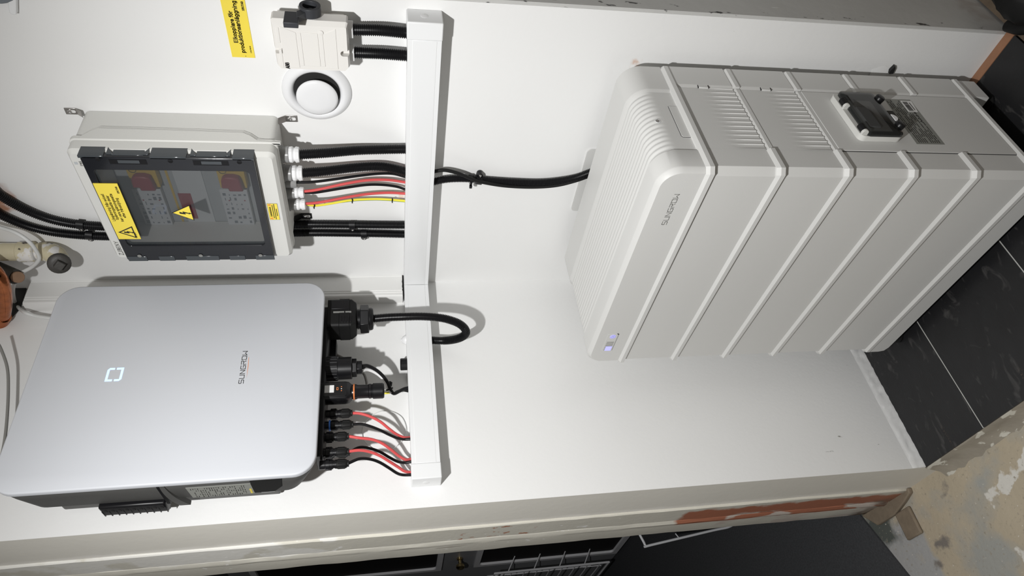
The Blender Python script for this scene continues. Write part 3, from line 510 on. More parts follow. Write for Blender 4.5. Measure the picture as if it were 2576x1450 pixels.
# inside
box('inner_cover', (0.2440, -0.0585, 0.2500), (0.5190, -0.0545, 0.5880), M['cover_in'], cb)
box('cover_band', (0.2460, -0.0600, 0.3990), (0.5170, -0.0584, 0.4520), M['cover_in2'], cb)
MB().prism(rrect(0.2995, 0.4310, 0.3715, 0.4555, .001), FA(0,0,0), 0.0599, 0.0606).done('red_label', M['isored'], cb)
for zc, zr0 in ((0.5013, 0.5075), (0.3400, 0.3450)):
    box('device_body', (0.2900, -0.0700, zr0-.0265), (0.3915, -0.0582, zr0+.0265), M['device'], cb, bevel=.001)
    dev = box('switch_plate', (0.4020, -0.0760, zc-.0255), (0.4540, -0.0582, zc+.0255), M['isoyellow'], cb, bevel=.001)
    MB().prism([(0.404, zc-.020), (0.437, zc-.0165), (0.441, zc-.006), (0.441, zc+.010), (0.434, zc+.0175), (0.412, zc+.020), (0.412, zc+.008), (0.404, zc+.008)], FA(0,0,0), .0758, .090).done('knob', M['isored'], dev, bevel=.003)
    mb = MB(); ringp(mb, circ(0.447, zc+.014, .0068, 22), circ(0.447, zc+.014, .0061, 22), FA(0,0,0), .0762, .0772); mb.done('key_ring', M['black'], dev)
    mb = MB(); random.seed(int(zc*1000))
    for r in range(5):
        zz_ = zr0+.019-r*.0098
        for c in range(7):
            xx = 0.296+c*.0132; wd = random.choice((.004, .007, .009, .003)); hh = random.choice((.0022, .0045, .006, .0016))
            if random.random() < .8: mb.box((xx, -.07025, zz_-hh/2), (xx+wd, -.0699, zz_+hh/2))
    o = mb.done('device_print', M['darkin'], cb, smooth=0); o['kind'] = 'stuff'
    for zz_ in (zr0+.0275, zr0-.0275): MB().lathe([(.0016,0),(.0016,.0006)], (0.362, -.0702, zr0+(.012 if zz_ > zr0 else -.018)), (0,-1,0), 10).done('indicator', M['isored'], cb)
for zc in (0.4635, 0.2970): MB().box((0.262, -.0592, zc-.0022), (0.500, -.0583, zc+.0022)).done('cover_edge', M['isoyellow'], cb)
# stickers on the door
st = MB().box((0.3135, -0.1317, 0.5250), (0.4622, -0.1306, 0.5658)).done('warning_label', M['yellow'], door)
fr = FA(0.3335, 0.1317, 0.5435); tri_frame(st_ := MB(), shift(fr, 0, -.002), 0.034, 0.0022); bolt_sign(st_, shift(fr, 0, -.001), 0.026); st_.done('hazard_triangle', M['ink'], door, smooth=0)
FD = FA(0, .1317, 0)
lettering('Likspänning från solcell', (0.3649, -0.1317, 0.5559), (0.4358, -0.1317, 0.5572), .0050, .14, FD, M['ink'], door)
lettering('Spänningssatta delar', (0.3681, -0.1317, 0.5492), (0.4318, -0.1317, 0.5471), .0050, .14, FD, M['ink'], door)
lettering('kan vara spänningssatta', (0.3633, -0.1317, 0.5419), (0.4365, -0.1317, 0.5404), .0050, .14, FD, M['ink'], door)
lettering('efter frånskiljning', (0.3736, -0.1317, 0.5348), (0.4257, -0.1317, 0.5322), .0050, .14, FD, M['ink'], door)
lettering('XRUTAB', (0.4375, -0.1317, 0.5280), (0.4545, -0.1317, 0.5269), .0033, .2, FD, M['ink'], door)
lettering('E 06 700 14', (0.3180, -0.1317, 0.5301), (0.3317, -0.1317, 0.5295), .0019, .18, FD, M['ink'], door)
frt = FA(0.3868, 0.1305, 0.4262)
MB().prism(tri(.0425), frt, 0, .0005).done('hazard_sticker', M['ink'], door, smooth=0)
MB().prism(tri(.0375), frt, .0003, .0008).done('hazard_field', M['yellow'], door, smooth=0)
bolt_sign(MB(), shift(frt, 0, .001, .0008), .030).done('lightning_bolt', M['ink'], door, smooth=0)
MB().prism(rrect(0.3550, 0.2543, 0.4012, 0.2747, .0012), FA(0,0,0), .1184, .1188).done('danger_label', M['greyink'], cb, smooth=0)
MB().prism(rrect(0.3558, 0.2551, 0.4004, 0.2739, .0008), FA(0,0,0), .1185, .1190).done('danger_field', M['yellow'], cb, smooth=0)
for xx in (0.3595, 0.3970): tri_frame(mb := MB(), FA(xx, .1190, .2697), .0070, .0007); strokes(mb, [[(0,-.0008),(0,.0016)]], .0012, FA(xx, .1190, .2697)); mb.done('danger_triangle', M['orange'], cb, smooth=0)
lettering('DANGEROUS', (.3650,-.1190,.2680), (.3915,-.1190,.2680), .0034, .2, FA(0,.1190,0), M['ink'], cb)
mb = MB()
for r, (xa, xb) in enumerate(((.361,.397), (.358,.399), (.367,.386))):
    x = xa
    while x < xb:
        wd = random.uniform(.002, .006); strokes(mb, [[(x, .2650-r*.0034), (min(x+wd, xb), .2650-r*.0034)]], .0013, FA(0, .1190, 0)); x += wd+.0012
o = mb.done('fine_print', M['ink'], cb, smooth=0); o['kind'] = 'stuff'
fr = FA(0.2525, .1186, .5772)
strokes(MB(), [[(0,.0075),(.0045,.0075),(0,0),(.0045,0)],[(.0095,.0075),(.0095,.001),(.008,0),(.006,0)]], .0014, fr).done('lettering', M['greyink'], cb, smooth=0)
lettering('BENY', (.2643,-.1186,.5772), (.2925,-.1186,.5772), .0075, .17, FA(0,.1186,0), M['greyink'], cb)
lettering('IP65', (.4920,-.1186,.5745), (.5030,-.1186,.5745), .0042, .16, FA(0,.1186,0), M['greyink'], cb)
MB().prism(rrect(.4955, .5815, .5015, .5872, .0006), FA(0, .1185, 0), 0, .0003).done('symbol_mark', M['cover_in'], cb, smooth=0)
# fixing lugs
for (xa, za, xb, zb, m_) in ((.5295, .6235, .5155, .5925, 'steel'), (.5265, .2105, .5115, .2455, 'steel'), ((0.2565, 0.0000, 0.2142)[0], .2085, (0.2399, 0.0000, 0.2158)[0], .2455, 'blackmatte')):
    mb = MB(); x0, x1 = min(xa, xb), max(xa, xb); zt_, zb_ = za, zb; zm = zt_+(zb_-zt_)*.62
    mb.box((x0, -.0025, min(zt_, zm)), (x1, -.0008, max(zt_, zm))); mb.add([(x0,-.0008,zm),(x1,-.0008,zm),(x1,-.010,zb_),(x0,-.010,zb_),(x0,-.0025,zm),(x1,-.0025,zm),(x1,-.0117,zb_),(x0,-.0117,zb_)], [(0,1,2,3),(4,7,6,5),(0,4,5,1),(1,5,6,2),(2,6,7,3),(3,7,4,0)])
    lug = mb.done('fixing_lug', M[m_], cb, bevel=.0006)
    zc = zt_+(zm-zt_)*.52
    MB().prism(rrect(x0+.004, zc-.0085, x1-.004, zc+.0065, .003), FA(0,0,0), .0024, .0027).done('slot', M['paper'], lug, smooth=0)
    screw_head(((x0+x1)/2, -.0025, zc+.002), (0,-1,0), .0042, lug)
# cable glands under the box
for xg, r, zn in ((.4775, .0165, .2065), (.4295, .0165, .2055), (.4040, .0115, .2190), (.3765, .0125, .2085), (.3420, .0125, .2090)):
    gl = MB().lathe([(r+.002,.0),(r+.002,-.006),(r,-.0065),(r,-.018),(r*.9,-.019)] if r > .012 else [(r,.0),(r,-.022),(r*.9,-.025)], (xg, -.0600, .2455), (0,0,1), 24).done('cable_gland', M['clear'], cb)
    if r > .0115: MB().lathe([(r*.80, .021),(r*.95,.0195),(r*.98,.014),(r*.78,.0105),(r*.98,.007),(r*.9,.001),(r*.6,0)], (xg, -.0600, zn), (0,0,1), 14).done('gland_nut', M['white'], gl, smooth=25)
# conduits and cores below the box
for xg, pts, lb in ((1, ((.4775,-.060,.210), (0.4743, -0.0500, 0.1611), (0.4677, -0.0320, 0.0993), (0.4646, -0.0240, 0.0458), (.4655,-.0225,-.001)), 'right of the pair of black corrugated conduits below the fuse box'),
                    (2, ((.4295,-.060,.209), (0.4266, -0.0500, 0.1650), (0.4221, -0.0320, 0.1014), (0.4185, -0.0240, 0.0466), (.4045,-.0225,-.001)), 'second from right of the black corrugated conduits below the fuse box')):
    tag(corrugate(MB(), pts, .0102).done('corrugated_conduit', M['conduit'], smooth=50), lb, 'conduit', 'conduits from the fuse box glands')
def core(name, pts, r, m, lb, cat='cable', grp=None):
    return tag(MB().tube(spline(pts, .004), r, 12).done(name, m), lb, cat, grp)
G = 'single cores between fuse box and trunking'
core('solar_cable', ((.4040,-.060,.2215), (0.4025, -0.0560, 0.1880), (0.4023, -0.0470, 0.1456), (0.4019, -0.0340, 0.0913), (0.4005, -0.0260, 0.0536), (0.3968, -0.0220, 0.0243), (0.3866, -0.0210, -0.0026)), .0029, M['black'], 'black cable below the fuse box, the upper black one beside the conduit', grp=G)
core('solar_cable', ((.3790,-.060,.2115), (0.3786, -0.0560, 0.1903), (0.3802, -0.0510, 0.1687), (0.3846, -0.0410, 0.1251), (0.3849, -0.0300, 0.0808), (0.3801, -0.0230, 0.0358), (0.3717, -0.0210, -0.0027)), .0030, M['red'], 'red cable below the fuse box, between the two black cables', grp=G)
core('solar_cable', ((.3725,-.056,.2115), (0.3691, -0.0530, 0.1913), (0.3689, -0.0480, 0.1698), (0.3702, -0.0380, 0.1259), (0.3699, -0.0280, 0.0813), (0.3648, -0.0220, 0.0474), (0.3580, -0.0200, 0.0175), (0.3493, -0.0200, -0.0026)), .0029, M['black'], 'black cable below the fuse box, between the two red cables', grp=G)
core('solar_cable', ((.3440,-.060,.2120), (0.3418, -0.0560, 0.1937), (0.3415, -0.0510, 0.1719), (0.3443, -0.0410, 0.1274), (0.3444, -0.0300, 0.0822), (0.3424, -0.0230, 0.0362), (0.3384, -0.0210, -0.0031)), .0030, M['red'], 'red cable below the fuse box next to the yellow green wire', grp=G)
ew = thing('earth_wire', (0.3205, -0.0200, 0.0714), 'yellow and green earth wire with black ties below the fuse box', 'cable')
gp = spline(((.3395,-.057,.2120), (0.3287, -0.0500, 0.1907), (0.3265, -0.0420, 0.1622), (0.3268, -0.0310, 0.1172), (0.3221, -0.0220, 0.0714), (0.3191, -0.0200, 0.0363), (0.3145, -0.0200, -0.0034)), .003)
MB().tube(gp, .0026, 12).done('core', M['ylw'], ew)
MB().tube([p+Vector((-.0012,-.0006,0)) for p in gp[len(gp)//5:]], [.0001+.0018*min(1, i/15) for i in range(len(gp)-len(gp)//5)], 8).done('green_stripe', M['grn'], ew)
for f in (.10, .46, .86):
    p = gp[int(f*len(gp))]; mb = MB().lathe([(.0040,-.0012),(.0040,.0012)], p, (gp[int(f*len(gp))+1]-p), 12); mb.box(p+Vector((-.0062,-.004,-.0012)), p+Vector((-.001,-.0015,.0012))); mb.done('cable_tie', M['black'], ew)
# ------------------------------------------------------------------ conduits running behind the box
G = 'long conduits behind the fuse box'
ca = [(.330,-.0125,.8600), (0.3410, -0.0125, 0.8222), (0.3173, -0.0125, 0.8107), (0.2791, -0.0125, 0.7821), (0.2510, -0.0125, 0.7476), (0.2353, -0.0125, 0.7072), (0.2278, -0.0125, 0.6628), (0.2252, -0.0125, 0.6081), (0.2262, -0.0125, 0.5191), (0.2285, -0.0125, 0.4194), (0.2308, -0.0125, 0.3089), (0.2325, -0.0125, 0.2060), (0.2316, -0.0125, 0.1345), (0.2300, -0.0125, 0.0617), (0.2292, -0.0125, -0.0063)]
cb2 = [(.285,-.0125,.8700), (0.2857, -0.0125, 0.8453), (0.2628, -0.0125, 0.8329), (0.2318, -0.0125, 0.8003), (0.2121, -0.0125, 0.7618), (0.2018, -0.0125, 0.7186), (0.1964, -0.0125, 0.6728), (0.1947, -0.0125, 0.6169), (0.1954, -0.0125, 0.5266), (0.1987, -0.0125, 0.4253), (0.2020, -0.0125, 0.3130), (0.2040, -0.0125, 0.2086), (0.2025, -0.0125, 0.1361), (0.2003, -0.0125, 0.0623), (0.1976, -0.0125, -0.0067)]
ca[-1] = (ca[-1][0], -.0125, -.0005); cb2[-1] = (cb2[-1][0], -.0125, -.0005)
tag(corrugate(MB(), ca, .0096).done('corrugated_conduit', M['conduit'], smooth=50), 'long black corrugated conduit behind the fuse box, the right one of two', 'conduit', G)
tag(corrugate(MB(), cb2, .0096).done('corrugated_conduit', M['conduit'], smooth=50), 'long black corrugated conduit behind the fuse box, the left one of two', 'conduit', G)
def saddle(p, t, side, lb, grp=None, r=.0098):
    """half-round pipe saddle on the wall at p, conduit direction t, lug towards side"""
    p = Vector(p); t = Vector(t).normalized(); nrm = Vector((0,-1,0)); sd = nrm.cross(t).normalized()*side*(1 if t.z > 0 else -1)
    th = thing('pipe_clip', (p.x, 0, p.z), lb, 'clip', grp)
    R = r+.0019; h = .0068; prof = []
    for i in range(15):
        a = math.pi*i/14; prof.append((math.cos(a), math.sin(a)))
    def sect(k): return [p+sd*(c*R)+nrm*(s_*R)+t*k for c, s_ in prof]+[p+sd*(c*(R-.0018))+nrm*(s_*(R-.0018))+t*k for c, s_ in prof[::-1]]
    MB().loft([sect(-h), sect(h)]).done('band', M['black'], th)
    fr = (Vector((p.x, -.0005, p.z)), sd, t, nrm)
    lb_ = .0145
    MB().prism([(R-.004, -h), (R+.0005, -h)]+[(R+.0030+.0062*math.cos(a), .0066*math.sin(a)) for a in [math.radians(-80+20*i) for i in range(9)]]+[(R+.0005, h), (R-.004, h)], fr, .001, lb_).done('lug', M['black'], th, bevel=.0010)
    screw_head(Vector((p.x, 0, p.z))+sd*(R+.0030)+nrm*(lb_+.0003), nrm, .0036, th)
    return th
tdir = Vector((0.2353, -0.0125, 0.7072))-Vector((0.2278, -0.0125, 0.6628))
saddle((0.2347, -0.0125, 0.6895), tdir, 1, 'black pipe clip above the fuse box on the right conduit', 'clips on the long conduits')
saddle((0.2016, -0.0125, 0.6823), tdir, 1, 'black pipe clip above the fuse box on the left conduit', 'clips on the long conduits')
saddle((0.2316, -0.0125, 0.1195), (0,0,1), 1, 'black pipe clip below the fuse box on the right conduit', 'clips on the long conduits')
saddle((0.2015, -0.0125, 0.0940), (0,0,1), 1, 'black pipe clip below the fuse box on the left conduit', 'clips on the long conduits')
# battery conduit and signal cable
bp = [((0.3729, -0.0160, -0.0645)[0], -.020, -.0610), (0.3771, -0.0160, -0.0869), (0.3785, -0.0140, -0.1179), (0.3761, -0.0120, -0.1516), (0.3722, -0.0115, -0.1814), (0.3678, -0.0115, -0.2459), (0.3682, -0.0125, -0.3108), (0.3812, -0.0140, -0.3739), (0.4010, -0.0150, -0.4134), (0.4205, -0.0160, -0.4437)]
tag(corrugate(MB(), bp, .0088).done('corrugated_conduit', M['conduit'], smooth=50), 'black corrugated conduit hanging from the trunking down behind the battery', 'conduit')
sc = thing('signal_cable', (0.3739, -0.0200, -0.1677), 'thin smooth black cable tied to the conduit going behind the battery', 'cable')
MB().tube(spline([((0.4066, -0.0200, -0.0628)[0], -.024, -.0610), (0.4093, -0.0220, -0.0847), (0.4020, -0.0240, -0.1154), (0.3888, -0.0250, -0.1430), (0.3781, -0.0240, -0.1669), (0.3634, -0.0200, -0.2240), (0.3587, -0.0180, -0.2897), (0.3645, -0.0180, -0.3434), (0.3779, -0.0170, -0.3851), (0.3930, -0.0170, -0.4148), (0.4090, -0.0170, -0.4464)], .004), .0040, 12).done('sheath', M['blackmatte'], sc)
pz = Vector((0.3772, -0.0140, -0.1450)); MB().lathe([(.0122,-.0025),(.0122,.0025)], pz+Vector((0,-.001,0)), (0,0,1), 20).done('cable_tie', M['black'], sc)
box('tie_head', pz+Vector((-.017,-.013,-.003)), pz+Vector((-.010,-.007,.003)), M['black'], sc, bevel=.0008)
saddle((0.3735, -0.0120, -0.1633), (Vector((0.3761, -0.0120, -0.1516))-Vector((0.3726, -0.0120, -0.1813))), -1, 'black pipe clip with screw on the conduit above the battery', r=.0090)
# ------------------------------------------------------------------ inverter
IX = 0.1657
iv = thing('solar_inverter', (0.0, -0.36, 0.18), 'large white inverter with dark grey sides and lit blue emblem on the left-hand wall', 'inverter')
o0 = rrect(-0.5880, 0.1800, -0.1304, 0.7225, .042, 10); Pb = lambda ps, h: [Vector((h, p[0], p[1])) for p in ps]
ins = lambda d: rrect(-0.5880+d, 0.1800+d, -0.1304-d, 0.7225-d, .042-d, 10)
MB().loft([Pb(ins(.002), IX-.0125), Pb(o0, IX-.0110), Pb(o0, IX-.0030), Pb(ins(.0009), IX-.0009), Pb(ins(.0032), IX)]).done('front_cover', M['invwhite'], iv, smooth=50)
hs = lambda d: rrect(-0.5850+d, 0.1830+d, -0.1334-d, 0.7195-d, .040-d*.8, 10)
zsh = lambda ring, k: [Vector((v.x-max(0, (v.z-.66))*k, v.y, v.z)) for v in ring]
MB().loft([Pb(rrect(-.580,.222,-.1384,.676,.03,10), .0815), Pb(rrect(-.5845,.206,-.1339,.690,.036,10), .090), Pb(rrect(-.5855,.188,-.1329,.712,.040,10), .128), Pb(hs(0), .146), Pb(hs(.0035), .1535)]).done('rear_housing', M['invdark'], iv, smooth=50)
ub = box('heat_sink', (.012, -.560, .262), (.0825, -.158, .660), M['invdark'], iv, bevel=.004)
mb = MB()
for i in range(34):
    y = -.552+i*.0118; mb.box((.020, y, .24), (.075, y+.0035, .674))
mb.done('fin', M['invdark'], iv)
box('wall_bracket', (.0005, -.50, .40), (.013, -.22, .56), M['steel'], iv, bevel=.001)
fb = MB().box((.0385, -.5885, .4600), (.0775, -.560, .5755)).done('fin_block', M['invdark'], iv, bevel=.004)
fb.data.materials[0] = M['black']
for i in range(10):
    z = .4635+i*.01215; box('fin', (.0376, -.5890, z-.0009), (.0600, -.565, z+.0009), M['black'], fb, bevel=.0004)
mb = MB()
for i in range(9): z = .4695+i*.01215; mb.box((.058, -.5889, z-.0030), (.0640, -.586, z+.0012))
mb.done('slot', M['ventgapdark'], fb)
# carrying-grip scoop in the side
MB().loft([[Vector((.150-t*.092, -.5862-.0030*math.sin(math.pi*min(1, t*1.0)), .4475-.018*t**1.6+s_)) for s_ in (0.0045+.004*t, -.0035-.007*t)]+[Vector((.150-t*.092, -.578, .4475-.018*t**1.6+s_)) for s_ in (-.0035-.007*t, 0.0045+.004*t)] for t in [i/12 for i in range(13)]]).done('grip_rib', M['invdark'], iv, smooth=60)
MB().prism([(-.5862, .4575), (-.5862, .4510), (-.575, .4510), (-.575, .4575)], FX(0, 0, 0), .070, .148).done('grip_recess', M['black'], iv)
fs = lambda: (Vector((0, -.5858, 0)), Vector((1,0,0)), Vector((0,0,1)), Vector((0,-1,0)))
MB().prism([(.0905,.4080), (.1362,.4110), (.1362,.2990), (.0905,.2975)], fs(), -.001, .0004).done('type_plate', M['platecolor'], iv, smooth=0)
mb = MB(); random.seed(5)
for c in range(24):
    z = .4040-c*.0040
    for xx in (.1300, .1215, .1130, .1045, .0965):
        if random.random() < .72: strokes(mb, [[(xx, z), (xx-random.uniform(.001,.0055), z)]], .0011, fs(), .0004, .0007)
o = mb.done('plate_print', M['ink'], iv, smooth=0); o['kind'] = 'stuff'
mb = MB()
for i in range(4): mb.prism([(.0935+i*.0055, .3000), (.0985+i*.0055, .3025), (.0935+i*.0055, .3050)], fs(), .0004, .0008)
mb.done('plate_symbol', M['yellow'], iv, smooth=0)
MB().prism([(.0925,.2970), (.1480,.2985), (.1480,.2420), (.1150,.2450), (.0925,.262)], fs(), -.004, .0003).done('side_opening_shade', M['ventgapdark'], iv, smooth=0)
box('terminal_tag', (.083, -.583, .262), (.093, -.572, .288), M['white'], iv, bevel=.001)
# bottom plate with sockets
box('socket_plate', (.050, -.532, .1735), (.120, -.165, .1880), M['black'], iv, bevel=.003)
box('bracket', (.030, -.300, .160), (.060, -.212, .19), M['black'], iv, bevel=.001)
# emblem and brand
led = MB(); frl = FB(-.3549, IX, .5699)
bar = .0042; S_ = .0152; H_ = .0146
for sgn in (1, -1):
    outer = [(-S_*sgn, .0018*sgn+.0), (-S_*sgn, H_*sgn), (S_*.72*sgn, H_*sgn), (S_*sgn, H_*.72*sgn), (S_*sgn, .0018*sgn), ((S_-bar)*sgn, .0018*sgn), ((S_-bar)*sgn, (H_-bar)*sgn), (-(S_-bar)*sgn, (H_-bar)*sgn), (-(S_-bar)*sgn, .0018*sgn)]
    for a, b, c, d in ((0,1,7,8), (1,2,6,7), (2,3,6,6), (3,4,5,6)):
        q = [outer[a], outer[b], outer[c], outer[d]] if c != d else [outer[a], outer[b], outer[c]]
        led.prism(q, frl, 0, .0003)
led.done('lit_emblem', M['led'], iv, smooth=0)
brand('lettering', FB(-.3893, IX, .3281), .0786, .0088, M['ink'], iv)
MB().prism([(-.3745, .3232), (-.3500, .3236), (-.3262, .3242), (-.3262, .3236), (-.3500, .3226)], FB(0, IX, 0), 0, .0003).done('underline', M['orange'], iv, smooth=0)
# ------------------------------------------------------------------ plugs and cables under the inverter
ah = thing('inverter_hose', (0.1000, -0.1882, 0.1364), 'black corrugated hose looping from a big black plug past the trunking', 'hose')
yc = -.1888
mb = MB()
for (z1, z0, ry, rx, r) in ((.176, .150, .0385, .031, .008), (.150, .1275, .0395, .032, .008)):
    mb.prism(rrect(yc-ry, .10-rx, yc+ry, .10+rx, r), (Vector((0,0,0)), Vector((0,1,0)), Vector((1,0,0)), Vector((0,0,1))), z0, z1)
mb.loft([[Vector((p[1], p[0], z)) for p in rrect(yc-a, .10-b, yc+a, .10+b, .008)] for z, a, b in ((.1275,.0385,.031), (.1235,.0385,.031), (.1135,.0325,.026), (.1125,.030,.024))])
mb.done('plug', M['blackmatte'], ah, bevel=.0007)
for z0, z1, r in ((.139, .163, .0018), (.1235, .1365, .0014)): MB().box((.1305, yc-.004, z0), (.1330, yc-.0005, z1)).done('latch', M['greyink'], ah)
MB().box((.1300, yc+.006, .130), (.1335, yc+.031, .168)).done('grip_plate', M['black'], ah, bevel=.001)
for i in range(4): MB().box((.1300, yc-.031, .1225+i*.0062), (.1328, yc-.014, .1258+i*.0062)).done('grip_ridge', M['black'], ah, bevel=.0006)
mb = MB().lathe([(.0245,.0),(.0245,.0012),(.0225,.0018),(.0225,.0032),(.0245,.0038),(.0245,.005),(.0225,.0056),(.0225,.0072)], (.10, yc, .1050), (0,0,1), 24); mb.done('thread', M['black'], ah, smooth=30)
mb = MB().prism(hexn(.0335), FZ(.10, yc, .0850), 0, .0195); mb.done('gland_nut', M['black'], ah, bevel=.0016)
MB().lathe([(.013,0),(.024,.001),(.0265,.004),(.0265,.0105)], (.10, yc, .0745), (0,0,1), 28).done('gland_collar', M['black'], ah)
hp = [(.10, yc, .0765), (0.1060, -0.1904, 0.0407), (0.1120, -0.1942, 0.0031), (0.1140, -0.1962, -0.0347), (0.1120, -0.1991, -0.0728), (0.1070, -0.2023, -0.0979), (0.0980, -0.2073, -0.1214), (0.0860, -0.2137, -0.1364), (0.0710, -0.2176, -0.1406), (0.0550, -0.2177, -0.1315), (0.0410, -0.2146, -0.1149), (0.0260, -0.2067, -0.0904), (.0235, (0.0235, -0.2023, -0.0668)[1], -.0605)]
corrugate(MB(), hp, .0101, pitch=.0036).done('corrugated_tube', M['conduit'], ah, smooth=50)
# comms plug
cp = thing('comms_plug', (0.1000, -0.3195, 0.1528), 'black ribbed round plug with black and white cables left of the hose plug', 'plug')
yc2 = -.3205
mb = MB().lathe([(.026,.176),(.026,.151),(.0245,.150),(.0245,.122),(.023,.121)], (.10, yc2, 0), (0,0,1), 28, cap=True); mb.done('body', M['black'], cp, smooth=30)
for i in range(18):
    a = 2*math.pi*i/18; c = Vector((.10+.0255*math.cos(a), yc2+.0255*math.sin(a), 0)); MB().tube([c+Vector((0,0,.152)), c+Vector((0,0,.174))], .0018, 6).done('rib', M['black'], cp)
MB().prism(hexn(.0205), FZ(.10, yc2, .1110), 0, .0105).done('lock_nut', M['black'], cp, bevel=.0012)
MB().prism([(.015*math.cos(math.pi*i/4), .015*math.sin(math.pi*i/4)) for i in range(8)], FZ(.10, yc2, .0995), 0, .012).done('end_nut', M['black'], cp, bevel=.0008)
pb = [(.10, yc2+.004, .1005), (0.0920, -0.3118, 0.0876), (0.0800, -0.3162, 0.0701), (0.0680, -0.3246, 0.0560), (0.0560, -0.3360, 0.0454), (0.0460, -0.3485, 0.0394), (0.0400, -0.3550, 0.0322), (0.0340, -0.3464, 0.0201), (0.0290, -0.3381, 0.0088), (.026, (0.0260, -0.3343, -0.0011)[1], -.001)]
MB().tube(spline(pb, .003), .0040, 12).done('black_cable', M['black'], cp)
pb2 = [(p[0]-.004, p[1]+.0030, p[2]+.0015) for p in pb]; pb2[0] = (.098, yc2-.002, .1005); pb2[-1] = (.022, pb[-1][1]-.006, -.001); pb2[-2] = (pb2[-2][0], pb2[-2][1]-.004, pb2[-2][2]-.001)
MB().tube(spline(pb2, .003), .0032, 12).done('black_cable', M['blackmatte'], cp)
MB().tube(spline([(.096, yc2-.006, .1005), (0.0860, -0.3180, 0.0878), (0.0740, -0.3200, 0.0703), (0.0620, -0.3285, 0.0552), (0.0520, -0.3389, 0.0464), (0.0470, -0.3457, 0.0435), (0.0420, -0.3547, 0.0377)], .003), .0036, 12).done('white_cable', M['white'], cp)
q = Vector((0.0470, -0.3469, 0.0417)); mb = MB().lathe([(.0085,-.0016),(.0085,.0016)], q, Vector((0.0560, -0.3360, 0.0454))-Vector((0.0460, -0.3506, 0.0394)), 14); mb.tube([q+Vector((.002,.006,-.002)), q+Vector((.006,.013,-.004)), q+Vector((.004,.0165,-.001))], [.0035,.003,.0022], 6); mb.done('cable_tie', M['black'], cp)
# dongle
dg = thing('communication_dongle', (0.1200, -0.3848, 0.1401), 'black communication dongle with orange ring plugged into the inverter underside', 'dongle')
yd = -.3855
mb = MB().loft([[Vector((.106+b, yd+a, z)) for a, b in rrect(-w, -d, w, d, min(w,d)*.45)] for z, w, d in ((.184,.0215,.0155),(.134,.0215,.0155),(.126,.0200,.0145),(.1215,.0155,.0125),(.1195,.0150,.0120))]); mb.done('body', M['dongle'], dg, smooth=45)
frd = FB(yd, .1218, .148)
MB().prism(rrect(-.0165, -.018, .0165, .030, .004), frd, -.002, .0006).done('front_face', M['dongle'], dg, bevel=.0005)
MB().prism([(-.0075,.008),(.0100,.008),(.0100,.027),(-.0075,.027)], frd, .0005, .0009).done('blank_sticker', M['paper'], dg, smooth=0)
mb = MB(); ringp(mb, rrect(-.0022,-.0010,.0042,.0030,.0008), rrect(-.0014,-.0002,.0034,.0022,.0006), frd, .0005, .0010); mb.done('emblem', M['orange'], dg, smooth=0)
for i, mm in enumerate(('orange', 'paper', 'orange')): MB().prism(circ(-.0040+i*.0048, -.0072, .0011, 10), frd, .0005, .0010).done('indicator', M[mm], dg, smooth=0)
ax = (.108, yd, 0)
MB().lathe([(.0148,.1205),(.0155,.1185),(.0155,.1165)], ax, (0,0,1), 28).done('neck', M['dongle'], dg)
MB().lathe([(.0166,.1168),(.0172,.1160),(.0172,.1148),(.0166,.1140)], ax, (0,0,1), 32).done('orange_ring', M['orange'], dg)
MB().lathe([(.0160,.1142),(.0160,.1110),(.0145,.1080),(.0145,.0860),(.0158,.0845),(.0158,.0800)], ax, (0,0,1), 28).done('sleeve', M['dongle'], dg, smooth=30)
MB().lathe([(.0135,.0805),(.0150,.0790),(.0150,.0770),(.0168,.0760),(.0168,.0560),(.0150,.0530),(.008,.0525)], ax, (0,0,1), 20).done('end_cap', M['black'], dg, smooth=25)
tag(MB().tube([(0.0300, -0.3469, 0.0851), (0.0300, -0.3485, 0.0715), (0.0340, -0.3489, 0.0407)], .0026, 10).done('earth_wire', M['ylw']), 'short yellow wire showing behind the dongle', 'cable')
tag(MB().tube(spline([(0.0350, -0.3697, 0.1867), (0.0350, -0.3651, 0.1781), (0.0360, -0.3640, 0.1535), (0.0380, -0.3622, 0.1321), (0.0400, -0.3571, 0.1143), (0.0400, -0.3472, 0.1037)], .004), .0042, 12).done('white_cable', M['cablewhite']), 'white cable curving on the wall beside the black dongle', 'cable')
gc = thing('grey_cable', (0.0200, -0.2238, 0.1678), 'thin grey cables behind the black ribbed plug', 'cable')
for pts in ([(0.0300, -0.2122, 0.1771), (0.0250, -0.2176, 0.1704), (0.0200, -0.2239, 0.1651), (0.0200, -0.2325, 0.1620), (0.0200, -0.2443, 0.1603), (0.0200, -0.2643, 0.1584)], [(0.0300, -0.2291, 0.1779), (0.0280, -0.2323, 0.1697), (0.0260, -0.2373, 0.1601), (0.0240, -0.2459, 0.1450), (0.0220, -0.2605, 0.1256), (0.0200, -0.2799, 0.1063), (0.0200, -0.2901, 0.0981), (0.0200, -0.3049, 0.0939), (0.0200, -0.3162, 0.0925), (0.0200, -0.3351, 0.0938)]):
    MB().tube(spline(pts, .004), .0030, 10).done('core', M['cablegrey'], gc)
